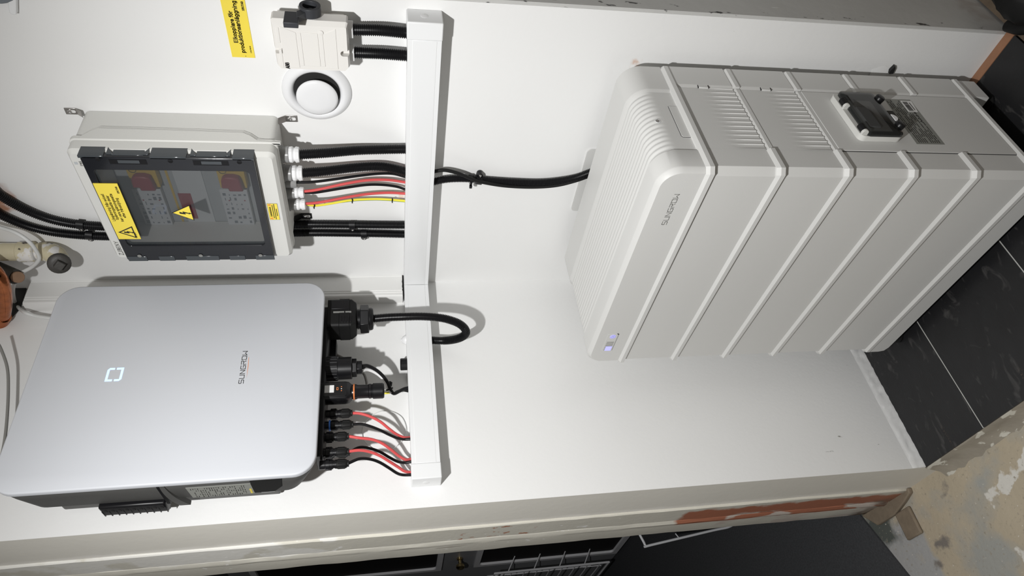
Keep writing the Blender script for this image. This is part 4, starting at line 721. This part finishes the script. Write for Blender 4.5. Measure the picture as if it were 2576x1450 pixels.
lp = [Vector((0.0040, -0.3849, 0.0777)), Vector((0.0040, -0.3792, 0.0631)), Vector((0.0040, -0.3789, 0.0467)), Vector((0.0040, -0.3847, 0.0303)), Vector((0.0040, -0.3970, 0.0159)), Vector((0.0040, -0.4159, 0.0083)), Vector((0.0040, -0.4342, 0.0076)), Vector((0.0040, -0.4525, 0.0157)), Vector((0.0040, -0.4681, 0.0322)), Vector((0.0040, -0.4761, 0.0553)), Vector((0.0040, -0.4687, 0.0798)), Vector((0.0040, -0.4500, 0.0973)), Vector((0.0040, -0.4319, 0.1027)), Vector((0.0040, -0.4023, 0.0958)), Vector((0.0040, -0.3849, 0.0777))]
tag(MB().tube(spline(lp, .004), .0009, 6).done('thin_cord', M['cablewhite']), 'thin pale cord loop on the wall behind the red and black cables', 'cord')
# six plugged solar cables
def solar(ys, xs, zend, path, m, lb, r=.0031, ring=None):
    th = thing('solar_cable', (xs, ys, .18), lb, 'cable', 'solar cables under the inverter')
    k = zend
    mb = MB().lathe([(.0088,.180),(.0088,k+.044),(.0098,k+.043),(.0098,k+.036),(.0085,k+.0355),(.0085,k+.032),(.0095,k+.0315),(.0095,k+.029),(.0078,k+.0285),(.0078,k+.0255),(.0088,k+.025),(.0088,k+.0225)], (xs, ys, 0), (0,0,1), 16); mb.done('plug', M['black'], th, smooth=30)
    mb = MB().lathe([(.0083,k+.023),(.0092,k+.0215),(.0092,k+.005),(.0080,k+.0025),(.0066,k+.0015),(.0066,k-.0015),(.004,k-.0015)], (xs, ys, 0), (0,0,1), 16)
    for i in range(8):
        a = 2*math.pi*(i+.5)/8; c = Vector((xs+.0090*math.cos(a), ys+.0090*math.sin(a), 0)); mb.tube([c+Vector((0,0,k+.006)), c+Vector((0,0,k+.020))], .0011, 6)
    mb.done('plug_nut', M['blackmatte'], th, smooth=30)
    MB().box((xs-.0030, ys-.0116, k+.031), (xs+.0030, ys+.0116, k+.043)).done('latch', M['black'], th, bevel=.0008)
    if ring: MB().lathe([(.0112,k+.0445),(.0112,k+.0475)], (xs, ys, 0), (0,0,1), 20).done('blue_ring', M[ring], th)
    MB().tube(spline([(xs, ys, k)]+path, .003), r, 12).done('core', m, th)
solar(-.4230, .085, .1212, [(0.0830, -0.4237, 0.1048), (0.0780, -0.4298, 0.0828), (0.0680, -0.4378, 0.0625), (0.0550, -0.4481, 0.0455), (0.0400, -0.4558, 0.0283), (0.0290, -0.4586, 0.0125), (.020, (0.0200, -0.4554, -0.0001)[1], -.0005)], M['red'], 'red cable on the first small plug left of the dongle')
solar(-.4495, .085, .1188, [(0.0830, -0.4489, 0.1012), (0.0780, -0.4529, 0.0828), (0.0680, -0.4580, 0.0627), (0.0550, -0.4621, 0.0458), (0.0400, -0.4641, 0.0285), (0.0290, -0.4627, 0.0144), (.030, (0.0300, -0.4642, 0.0000)[1], -.0005)], M['black'], 'black cable on the plug with a blue ring', ring='bluecap')
solar(-.4775, .088, .1275, [(0.0850, -0.4813, 0.1042), (0.0770, -0.4825, 0.0795), (0.0660, -0.4869, 0.0596), (0.0520, -0.4960, 0.0413), (0.0370, -0.5050, 0.0244), (0.0280, -0.5097, 0.0107), (.019, (0.0190, -0.5049, 0.0003)[1], -.0005)], M['red'], 'red cable from the third plug, between two black cables')
solar(-.5055, .070, .1262, [(0.0690, -0.4947, 0.1048), (0.0640, -0.4965, 0.0833), (0.0560, -0.5019, 0.0633), (0.0450, -0.5101, 0.0450), (0.0340, -0.5155, 0.0281), (0.0270, -0.5161, 0.0143), (.029, (0.0290, -0.5161, 0.0005)[1], -.0005)], M['black'], 'black cable crossing beside the lowest red cable')
solar(-.5160, .098, .1262, [(0.0940, -0.5130, 0.1035), (0.0860, -0.5146, 0.0826), (0.0740, -0.5190, 0.0632), (0.0580, -0.5251, 0.0451), (0.0400, -0.5311, 0.0268), (0.0290, -0.5364, 0.0133), (.019, (0.0190, -0.5354, 0.0001)[1], -.0005)], M['red'], 'red cable entering the trunking nearest its left end cap')
solar(-.5415, .098, .1255, [(0.0940, -0.5314, 0.1034), (0.0860, -0.5303, 0.0826), (0.0740, -0.5327, 0.0649), (0.0580, -0.5385, 0.0470), (0.0400, -0.5435, 0.0305), (0.0300, -0.5442, 0.0186), (.029, (0.0290, -0.5454, 0.0013)[1], -.0005)], M['black'], 'leftmost black cable on the outermost plug under the inverter')
# ------------------------------------------------------------------ battery tower
XL, XR, YR, YF, ZR = .0963, .6960, -.0300, -.3394, -.4974; PI_ = .1301; SB = -.2785; SR = -.1010
bt = thing('battery_tower', ((XL+XR)/2, (YR+YF)/2, ZF), 'tall grey stacked battery tower with brand lettering standing on black tiles', 'battery')
# top cover: profile swept front to back, ribs across the middle
x0, x1, zb, zt, rr = XL+.005, XR-.005, -.4840, -.4045, .040
pf = [(x0, zb, -1, 0)]
for i in range(7): pf.append((x0, zb+(zt-rr-zb)*(i+1)/7, -1, 0))
for i in range(1, 13): a = math.pi-math.pi/2*i/12; pf.append((x0+rr+rr*math.cos(a), zt-rr+rr*math.sin(a), math.cos(a), math.sin(a)))
for i in range(1, 16): pf.append((x0+rr+(x1-x0-2*rr)*i/16, zt, 0, 1))
for i in range(0, 13): a = math.pi/2-math.pi/2*i/12; pf.append((x1-rr+rr*math.cos(a), zt-rr+rr*math.sin(a), math.cos(a), math.sin(a)))
for i in range(8): pf.append((x1, zt-rr-(zt-rr-zb)*(i+1)/8, 1, 0))
RA, RB, NR = -.2800, -.1140, 14
ys = [YF+.005, YF+.0062, YF+.0128, YF+.016, RA-.0035, RA-.0008]+[RA+(RB-RA)*i/(NR*7) for i in range(NR*7+1)]+[RB+.005, RB+.0055, YR-.007, YR-.006]
def off_(y, p):
    x, z, nx, nz = p
    if y < YF+.0055: return .0075
    if y < YF+.0065: return .0066
    if y < YF+.013: return .0004
    if RA-.001 < y < RB+.0045:
        t = (y-RA)/(RB-RA); fade = 1.0
        if abs(nx) > .9: fade = max(0, min(1, (z-(-.444))/.022))
        dep = .0034 if y <= RB else .0034
        if y < RA: return .0030*max(.35, fade)
        return dep*(1 if nz > .3 or nx < 0 else 1)+ .0011*fade*(1-math.cos(2*math.pi*t*NR))
    return 0
mb = MB(); mb.loft([[Vector((p[0]-p[2]*off_(y, p), y, p[1]-p[3]*off_(y, p))) for p in pf] for y in ys], cap=True)
mb.done('top_cover', M['battery'], bt, smooth=38)
MB().lathe([(.0052,0),(.0052,.0005),(.0046,.0005),(.0040,-.0008)], (x1-.0036, -.2005, -.4350), (1,0,0), 18).done('cover_screw', M['white'], bt)
MB().lathe([(.0036,0),(.0036,.0004),(.0016,-.0010)], (x1-.0034, -.2005, -.4350), (1,0,0), 14).done('screw', M['screw'], bt)
MB().prism([(-.2440,-.4838), (-.2440,-.4700), (-.2415,-.4676), (-.1570,-.4676), (-.1570,-.4838)], FX(0,0,x1-.0040), 0, .0016).done('pull_tab', M['battery'], bt, bevel=.0003)
MB().prism([(-.2448,-.4838), (-.2448,-.4694), (-.2420,-.4667), (-.1570,-.4667), (-.1570,-.4676), (-.2415,-.4676), (-.2440,-.4700), (-.2440,-.4838)], FX(0,0,x1-.0042), 0, .0012).done('tab_gap_shade', M['ventgapdark'], bt)
MB().box((x1-.0038, RA-.0042, -.4838), (x1-.0002, RA-.0030, -.446)).done('cover_seam_shade', M['ventgapdark'], bt)  # dark strip painted in as the shade of the cover seam
def plan(o, ch=.0095):
    a, b, c, d = XL+o, XR-o, YF+o, YR-o
    return [(b, d-ch), (b, c+ch), (b-ch, c), (a+ch, c), (a, c+ch), (a, d-ch), (a+ch, d), (b-ch, d)]
SEC = [(.009, 0), (0, 0), (0, .0082), (.0046, .0136), (.009, .0136)]
def ringsweep(zl, closed):
    rings = []
    n = 10
    for k in range(n if not closed else 9):
        r_ = []
        for o, h in SEC:
            P8 = plan(o)
            if closed: q = P8[k % 8]
            else:
                seq = [(XR-o, SB)]+P8[1:8]+[P8[0], (XR-o, SR+.0015)]
                seq = [(XR-o, SB)]+[P8[1], P8[2], P8[3], P8[4], P8[5], P8[6], P8[7], P8[0]]+[(XR-o, SR+.0015)]
                q = seq[k]
            r_.append(Vector((q[0], q[1], zl+h)))
        rings.append(r_)
    return MB().loft(rings, cap=not closed)
for k in range(6):
    zl = ZR-PI_*k
    ringsweep(zl, k in (0, 5)).done('rim_band', M['battery'], bt, smooth=30)
    if k in (1, 2):
        mb = MB().prism([(XR-.009, zl), (XR-.0035, zl), (XR-.0035, zl+.0075), (XR-.0075, zl+.0136), (XR-.009, zl+.0136)], (Vector((0,0,0)), Vector((1,0,0)), Vector((0,0,1)), Vector((0,-1,0))), -SR+.0005, -SB-.0005); mb.done('rim_rail', M['battery'], bt, smooth=0)
    if k < 5:
        z1, z0 = zl-.0012, zl-PI_+.0136
        pl_ = plan(.0050, .012)
        rg = [[Vector((p[0], p[1], z)) for p in pl_] for z in (z0, z1)]
        MB().loft(rg).done('battery_module', M['battery'], bt, smooth=0)
        pc = plan(.0085, .012); MB().loft([[Vector((p[0], p[1], z)) for p in pc] for z in (z1-.002, zl+.001)]).done('rim_gap_shade', M['ventgapdark'], bt, smooth=0)  # dark core below each rim band, painted as the shade in the gap
        mb = MB().prism([(-.0365, 0), (SR, 0), (SR+.0075, .0028), (-.0365, .0028)], (Vector((XR-.0052, 0, z0)), Vector((0,1,0)), Vector((1,0,0)), Vector((0,0,1))), 0, z1-z0); mb.done('side_strip', M['battery'], bt, smooth=0)
        if k < 2:
            for hz in (z1-.045, ): 
                mb = MB().box((XR-.0050, SR-.0010, hz-.0195), (XR-.0022, SR+.0062, hz)); mb.done('hinge_pin', M['battery'], bt, bevel=.0008)
                for h2 in (hz+.0008, hz-.0203): MB().box((XR-.005, SR-.0012, h2-.0004), (XR-.0021, SR+.0064, h2+.0004)).done('hinge_gap_shade', M['ventgapdark'], bt)
            NY, NZ = 14*8, 16; rg = []
            for i in range(NY+1):
                y = SB+.0012+(SR-.0006-SB-.0012)*i/NY; t = i/NY*14; row = []
                for j in range(NZ+1):
                    zf_ = j/NZ; z = z1-(z1-z0)*zf_; ramp = max(0, min(1, (zf_-.40)/.42)); ramp = ramp*ramp*(3-2*ramp)
                    s_ = (t % 1.0); wv = (1-s_)**1.3 if True else 0
                    row.append(Vector((XR-.0048+ .0036*ramp*(wv-.55), y, z)))
                rg.append(row)
            mb = MB().loft(rg, cap=False, closed=False); mb.done('vent_panel', M['battery'], bt, smooth=50)
zt3, zb3 = ZR-2*PI_-.0008, ZR-5*PI_+.0140
MB().box((XR-.0060, SB+.0010, zb3), (XR-.0030, SR-.0008, zt3)).done('side_panel', M['battery'], bt, bevel=.0006)
for yy in (SB+.0004, SR-.0003): MB().box((XR-.0049, yy-.0005, zb3), (XR-.0040, yy+.0005, zt3)).done('panel_seam_shade', M['ventgapdark'], bt)  # thin dark strips put in as shade along the panel edges
MB().loft([[Vector((XR-.0030+.0001, y, z)) for y, z in ((SB+.0012, zt3), (SR-.001, zt3))], [Vector((XR-.0068, y, z)) for y, z in ((SB+.0012, zt3+.004), (SR-.001, zt3+.004))]], cap=False, closed=False).done('panel_bevel', M['battery'], bt)
# plinth and feet
zq = ZR-5*PI_-.0008
MB().loft([[Vector((x, y, z)) for x, z in ((XL+.004, zq), (XR-.004, zq), (XR-.004, zq-.038), (XR-.014, zq-.049), (XL+.022, zq-.049), (XL+.008, zq-.044), (XL+.004, zq-.030))] for y in (YF+.004, YF+.040)]).done('plinth', M['battery'], bt, smooth=0)
MB().box((XL+.006, YF+.04, zq-.049), (XL+.05, YR-.006, zq)).done('plinth', M['battery'], bt, bevel=.002)
MB().box((XR-.060, -.0955, zq-.049), (XR-.0045, YR-.006, zq)).done('plinth', M['battery'], bt, bevel=.0025)
MB().box((XL+.05, YF+.04, zq-.012), (XR-.0075, YR-.012, zq)).done('base_tray', M['battery'], bt)
for xx in (XL+.04, XR-.028):
    for yy in (YF+.025, -.075):
        MB().lathe([(.0155,0),(.0165,.002),(.0165,.006),(.007,.0075),(.007,.045)], (xx, yy, ZF), (0,0,1), 20).done('levelling_foot', M['blackmatte'], bt)
brand('lettering', (Vector((.5606, YF+.0050, -.4534)), Vector((1,0,0)), Vector((0,0,1)), Vector((0,-1,0))), .0762, .0088, M['greyink'], bt)
# status display on the front
fd = (Vector((0, YF+.0050, 0)), Vector((1,0,0)), Vector((0,0,1)), Vector((0,-1,0)))
MB().prism(rrect(.1548, -.4562, .2180, -.4325, .0015), fd, 0, .0005).done('display_panel', M['battery'], bt, smooth=0)
strokes(MB(), [[(.1545,-.4565),(.2170,-.4565),(.2185,-.4552)]], .0008, fd, 0, .0008).done('display_edge', M['greyink'], bt, smooth=0)
strokes(MB(), [[(.2168,-.4562),(.2183,-.4545)]], .0022, fd, 0, .0009).done('display_corner', M['ink'], bt, smooth=0)
mb = MB()
for i in range(9): strokes(mb, [[(.1872-i*.0040, -.4372), (.1872-i*.0040, -.4528)]], .0012, fd, .0004, .0009)
mb.done('level_bar', M['greyink'], bt, smooth=0)
MB().prism([(.1535,-.4390),(.1700,-.4390),(.1700,-.4535),(.1535,-.4535)], fd, .0006, .0011).done('level_light', M['ledv'], bt, smooth=0)
mb = MB(); mb.prism(circ(.2083, -.4452, .0066, 24), fd, .0004, .0009); mb.done('power_button', M['ledv'], bt, smooth=0)
mb = MB(); ringp(mb, circ(.2083, -.4452, .0052, 24), circ(.2083, -.4452, .0044, 24), fd, .0008, .0012); strokes(mb, [[(.2068,-.4445),(.2083,-.4465),(.2098,-.4445)]], .0010, fd, .0008, .0012); mb.done('power_symbol', M['greyink'], bt, smooth=0)
# breaker window on the side panel
bk = MB().prism(rrect(-.2515, -.8970, -.1200, -.8080, .012), FX(0,0,XR-.0032), 0, .0118).done('breaker_frame', M['enc'], bt, bevel=.0012)
XB = XR+.0086
MB().prism([(-.2420,-.8155), (-.2420,-.8200), (-.13,-.8200), (-.13,-.8155)], FX(0,0,XB-.001), 0, .0008).done('frame_step', M['enc'], bk)
ld = MB(); l0 = rrect(-.2510,-.8955,-.1215,-.8185,.009); l1 = rrect(-.2500,-.8945,-.1225,-.8195,.008); l2 = rrect(-.2420,-.8800,-.1400,-.8245,.004)
Px = lambda ps, x: [Vector((x, p[0], p[1])) for p in ps]
ld.loft([Px(l0, XB-.0005), Px(l0, XB+.004), Px(l1, XB+.0055), Px(l2, XB+.0105)], cap=True); ld.done('smoked_lid', M['bpane'], bk, smooth=25)
mb = MB(); ringp(mb, rrect(-.2480,-.8920,-.1250,-.8215,.006), rrect(-.2405,-.8820,-.1420,-.8240,.004), FX(0,0,XB), .0002, .0035); mb.done('lid_rim', M['ventgapdark'], bk)
box('breaker', (XB-.0004, -.225, -.862), (XB+.003, -.165, -.838), M['device'], bk, bevel=.001)
for yy in (-.1560, -.2330):
    MB().lathe([(.0062,-.0085),(.0062,.0085)], (XB+.0035, yy, -.8165), (0,1,0), 18).done('hinge', M['black'], bk)
    MB().prism([(-.8085,0)]+[(-.8150+.0065*math.cos(a), .0048+.0065*math.sin(a)) for a in [math.radians(30*i-30) for i in range(8)]]+[(-.8215,0)], (Vector((XB-.0005, yy-.0145, 0)), Vector((0,0,1)), Vector((1,0,0)), Vector((0,1,0))), 0, .0052).done('hinge_lug', M['enc'], bk, bevel=.0006)
for yy in (-.1420, -.2235): MB().lathe([(.0088,0),(.0092,.0085),(.0080,.0105),(.004,.011)], (XB+.001, yy, -.8975), (1,0,-.25), 22).done('lid_knob', M['black'], bk)
MB().box((XB-.001, -.218, -.912), (XB+.0035, -.175, -.893)).done('latch_plate', M['bpane'], bk, bevel=.001)
MB().prism([(-.1985+.0098*math.cos(a), -.8985-.0098*math.sin(a)) for a in [math.pi*i/12 for i in range(13)]], FX(0,0,XB-.001), 0, .0065).done('seal_tab', M['white'], bk, bevel=.0006)
# labels on the side panel
XP = XR-.0029
MB().prism([(-.2545,-.9890), (-.1160,-.9925), (-.1165,-.9350), (-.2550,-.9285)], FX(0,0,XP), 0, .0004).done('type_label', M['platecolor'], bt, smooth=0)
mb = MB(); random.seed(9)
for r in range(11):
    z = -.9370-r*.0044; y = -.250
    while y < (-.162 if r > 6 else -.120):
        wd = random.uniform(.004, .016)
        if random.random() < .75: strokes(mb, [[(y, z), (min(y+wd, -.119), z)]], .0013, FX(0,0,XP), .0004, .0006)
        y += wd+random.uniform(.0015,.006)
o = mb.done('label_print', M['ink'], bt, smooth=0); o['kind'] = 'stuff'
MB().prism([(-.1562,-.9880), (-.1208,-.9930), (-.1208,-.9685), (-.1562,-.9672)], FX(0,0,XP), .0004, .0008).done('barcode_label', M['paper'], bt, smooth=0)
mb = MB(); y = -.1540
while y < -.125:
    wd = random.choice((.0006,.0010,.0018)); mb.prism([(y,-.9805),(y+wd,-.9805),(y+wd,-.9700),(y,-.9700)], FX(0,0,XP), .0008, .0010); y += wd+random.choice((.0006,.0010))
for i in range(9): strokes(mb, [[(-.150+i*.0026,-.9845),(-.1485+i*.0026,-.9845)]], .0016, FX(0,0,XP), .0008, .0010)
o = mb.done('barcode_bar', M['ink'], bt, smooth=0); o['kind'] = 'stuff'
for i, yy in enumerate((-.160,-.168,-.177,-.186)): strokes(MB(), [[(yy-.003,-.9800),(yy,-.9770),(yy+.0025,-.9800)]], .0013, FX(0,0,XP), .0004, .0007).done('symbol_mark', M['ink'], bt, smooth=0)
mp = tag(MB().prism(rrect(.2680, -.52, .4580, -.4000, .010), FA(0,0,0), .0003, .0030).done('mounting_plate', M['battery']), 'flat grey wall plate sticking out behind the battery top', 'plate')
# ------------------------------------------------------------------ old plumbing in the upper corner
op = thing('old_pipe', (0.1667, -0.0300, 0.8204), 'old cream painted pipe with chipped elbow and dark square plug in the upper corner', 'pipe')
pp_ = [(.170,-.024,.98), (0.1610, -0.0240, 0.8939), (0.1590, -0.0240, 0.8406), (0.1585, -0.0240, 0.8018)]
MB().tube(spline(pp_, .01), .0200, 20).done('pipe', M['oldpipe'], op)
MB().lathe([(.0200,-.002),(.0225,.0),(.0225,.030),(.0205,.032)], Vector((0.1585, -0.0240, 0.8033)), Vector((0.1590, -0.0240, 0.8406))-Vector((0.1585, -0.0240, 0.8033)), 22).done('socket', M['oldpipe'], op)
el = spline([(0.1584, -0.0240, 0.7955), (0.1604, -0.0260, 0.7785), (0.1612, -0.0340, 0.7626), (0.1611, -0.0480, 0.7504), (0.1638, -0.0620, 0.7435)], .004)
MB().tube(el, [.0195+.0025*math.sin(math.pi*i/(len(el)-1)) for i in range(len(el))], 20).done('elbow', M['oldpipe'], op)
e = Vector((0.1638, -0.0620, 0.7435)); dv_ = (Vector((0.1772, -0.0850, 0.7321))-e).normalized()
MB().lathe([(.0215,-.004),(.0225,.0),(.0225,.006),(.0200,.009),(.012,.0105)], e, dv_, 22).done('plug', M['iron'], op)
sq = dv_.orthogonal().normalized(); s2 = dv_.cross(sq)
MB().prism([(-.0085,-.0085),(.0085,-.0085),(.0085,.0085),(-.0085,.0085)], (e+dv_*.009, sq, s2, dv_), 0, .015).done('plug_square', M['iron'], op, bevel=.0012)
cpn = thing('copper_pipe', (0.0646, -0.1000, 0.8792), 'shiny copper pipe bend at the upper edge beside the inverter', 'pipe')
k0, k1 = Vector((0.1748, -0.1000, 0.8866)), Vector((-0.1021, -0.1000, 1.0053))
ccp = spline([(0.2189, -0.1000, 0.8749), (0.2023, -0.1000, 0.8566), (0.1714, -0.1000, 0.8496), (0.1274, -0.1000, 0.8562), (0.0718, -0.1000, 0.8763), (0.0134, -0.1000, 0.9047), (-0.0559, -0.1000, 0.9427), (-0.1548, -0.1000, 1.0022), (-0.2993, -0.1000, 1.0989)], .004)
MB().tube(ccp, .0155, 22).done('pipe', M['copper'], cpn)
for f in (.36, .42, .58, .64):
    i = int(f*(len(ccp)-2)); MB().lathe([(.0157,-.004),(.0178,-.002),(.0178,.002),(.0157,.004)], ccp[i], ccp[i+1]-ccp[i], 22).done('fitting_ring', M['copper'], cpn)
ip = thing('iron_pipe', (0.1006, -0.0500, 0.8560), 'dark iron pipe with brown cut end beside the copper bend', 'pipe')
a_, b_ = Vector((0.1170, -0.0300, 0.9337)), Vector((0.1225, -0.0650, 0.8431))
dq = (Vector((0.1373, -0.0800, 0.8229))-b_).normalized()
MB().tube([a_, (a_+b_)/2+Vector((0,.004,0)), b_], [.021, .0205, .0165], 18).done('pipe', M['iron'], ip)
MB().lathe([(.0125,-.012),(.0125,.014),(.0112,.0155)], b_, dq, 18).done('cut_end', M['stub'], ip)
tag(MB().tube(spline([(0.2571, -0.0300, 0.8591), (0.2428, -0.0300, 0.8357), (0.2385, -0.0420, 0.8042), (0.2186, -0.0510, 0.7832), (0.1829, -0.0530, 0.7800), (0.1635, -0.0530, 0.7865), (0.1378, -0.0500, 0.8102), (0.1244, -0.0520, 0.8320)], .004), .0040, 12).done('white_cable', M['cablewhite']), 'white cable looping over the old cream pipe', 'cable')
tag(MB().tube(spline([(0.0891, -0.0450, 0.8635), (0.0596, -0.0450, 0.8792), (0.0262, -0.0450, 0.8915), (-0.0039, -0.0450, 0.8968), (0.0300, -0.0914, 0.8555), (0.0240, -0.0978, 0.8357), (0.0220, -0.1040, 0.8062), (0.0220, -0.1083, 0.7805)], .004), .0040, 12).done('white_cable', M['cablewhite']), 'white cable hanging below the cut pipe end to behind the inverter', 'cable')
tag(MB().tube(spline([(0.0700, -0.2002, 0.8606), (0.0600, -0.2142, 0.8522), (0.0500, -0.2535, 0.8332), (0.0450, -0.3043, 0.8180), (0.0450, -0.3785, 0.7988), (0.0500, -0.4422, 0.7841), (0.0600, -0.5041, 0.7749)], .006), .0030, 10).done('grey_cable', M['cablegrey']), 'thin grey cable hanging at the edge beside the inverter top', 'cable')
hole = struct(MB().prism([(0.0000, 0.0091, 0.8871)[1:], (0.0000, -0.0601, 0.8826)[1:], (0.0000, -0.0850, 0.8935)[1:], (0.0000, -0.1016, 0.9007)[1:], (0.0000, -0.0082, 0.9202)[1:], (0.0000, 0.0282, 0.9139)[1:]], (Vector((0,0,0)), Vector((0,1,0)), Vector((0,0,1)), Vector((1,0,0))), .0005, .004).done('hole_shade', M['ventgapdark']))  # black slab painted as the darkness inside a wall hole
# junction cover at the very top, floor clutter at the far right
cv2 = thing('wall_cap', (0.7284, 0.0000, 0.6243), 'small white plastic cover on the upper wall partly hidden by a grey disc', 'cover')
MB().prism([(0.7530, 0.0000, 0.6226)[0::2], (0.7293, 0.0000, 0.6314)[0::2], (0.7204, 0.0000, 0.6332)[0::2], (0.7178, 0.0000, 0.6308)[0::2], (0.7175, 0.0000, 0.6246)[0::2], (0.7538, 0.0000, 0.6110)[0::2]], FA(0,0,0), .0005, .012).done('cover', M['trunk'], cv2, bevel=.001)
dk = thing('grey_disc', (0.7655, -0.0300, 0.6230), 'dark grey rounded object cut off by the upper corner', 'disc')
pA, pB = Vector((0.7350, -0.0140, 0.6403)), Vector((0.7445, -0.0140, 0.6151)); mid = (pA+pB)/2; d_ = pB-pA; d_.y = 0
nd = Vector((-d_.z, 0, d_.x)).normalized(); nd = nd if (nd.x+nd.z) > 0 else -nd; rr2 = .05; cdk = mid+nd*math.sqrt(rr2**2-(d_.length/2)**2)
MB().lathe([(rr2-.002,0),(rr2,.002),(rr2,.0105),(rr2-.003,.014)], (cdk.x, -.0005, cdk.z), (0,-1,0), 48).done('disc', M['darkin'], dk)
bg = thing('black_bag', (0.870, 0.02, ZF), 'black rounded bag on the brown floor at the right edge', 'bag')
ps = []
for i in range(9):
    t = i/8; r = math.sin(math.pi*(.12+.76*t)); ps.append([Vector((.872+.050*r*math.cos(a)+.006*math.sin(3*a+i), -.012+.075*r*math.sin(a), ZF+.002+.085*t)) for a in [2*math.pi*q/18 for q in range(18)]])
MB().loft(ps).done('bag', M['blackmatte'], bg, smooth=70)
tag(MB().tube(spline([(.8015,-.004,ZF+.013), (.806,-.018,ZF+.013), (.812,-.034,ZF+.013), (.826,-.055,ZF+.013), (.845,-.09,ZF+.013), (.86,-.14,ZF+.013)], .004), [.013]*0 or .0125, 14).done('rubber_hose', M['blackmatte']), 'black rubber hose end beside the wall edge on the floor', 'hose')

random.seed(21); rg = []
for i in range(64):
    y = -.001-i*.0096; j = lambda s: random.uniform(-s, s)
    rg.append([Vector((.0002, y, ZF-.002)), Vector((.0050+j(.0012), y, ZF-.002)), Vector((.0046+j(.0016), y, ZF+.008+j(.003))), Vector((.0026+j(.0012), y, ZF+.015+j(.003))), Vector((.0034+j(.0014), y, ZF+.022+j(.002))), Vector((.0010, y, ZF+.030+j(.004))), Vector((.0002, y, ZF+.034))])
struct(MB().loft(rg).done('baseboard_left', M['wall'], smooth=60))
random.seed(4); q0 = (0.6901, 0.0000, -1.0170); rg = []
for i in range(18):
    x = q0[0]-.006+i*.0052*1.0; h = .022*math.exp(-((i-3)/4.5)**2)+.002; j = lambda s: random.uniform(-s, s)
    rg.append([Vector((q0[0]-.07+.001*j(1), -.0002, q0[2]+.045-i*.0085)), Vector((q0[0]-.045+h*.4+j(.003), -.002-h*.12+j(.001), q0[2]+.045-i*.0085)), Vector((q0[0]-.026+h*.8+j(.002), -.0022+j(.001), q0[2]+.045-i*.0085)), Vector((q0[0]-.020+h+j(.002), -.0002, q0[2]+.045-i*.0085))])
MB().loft(rg, cap=False, closed=False).done('broken_plaster', M['wall'], wr, smooth=60)
MB().prism([(q0[0]-.009, q0[2]+.004), (q0[0]-.002, q0[2]+.006), (q0[0]+.010, q0[2]+.0015), (q0[0]+.004, q0[2]-.003), (q0[0]-.008, q0[2]-.005)], FA(0,0,0), .0002, .0075).done('plaster_hole_shade', M['ventgapdark'], wr, smooth=0)
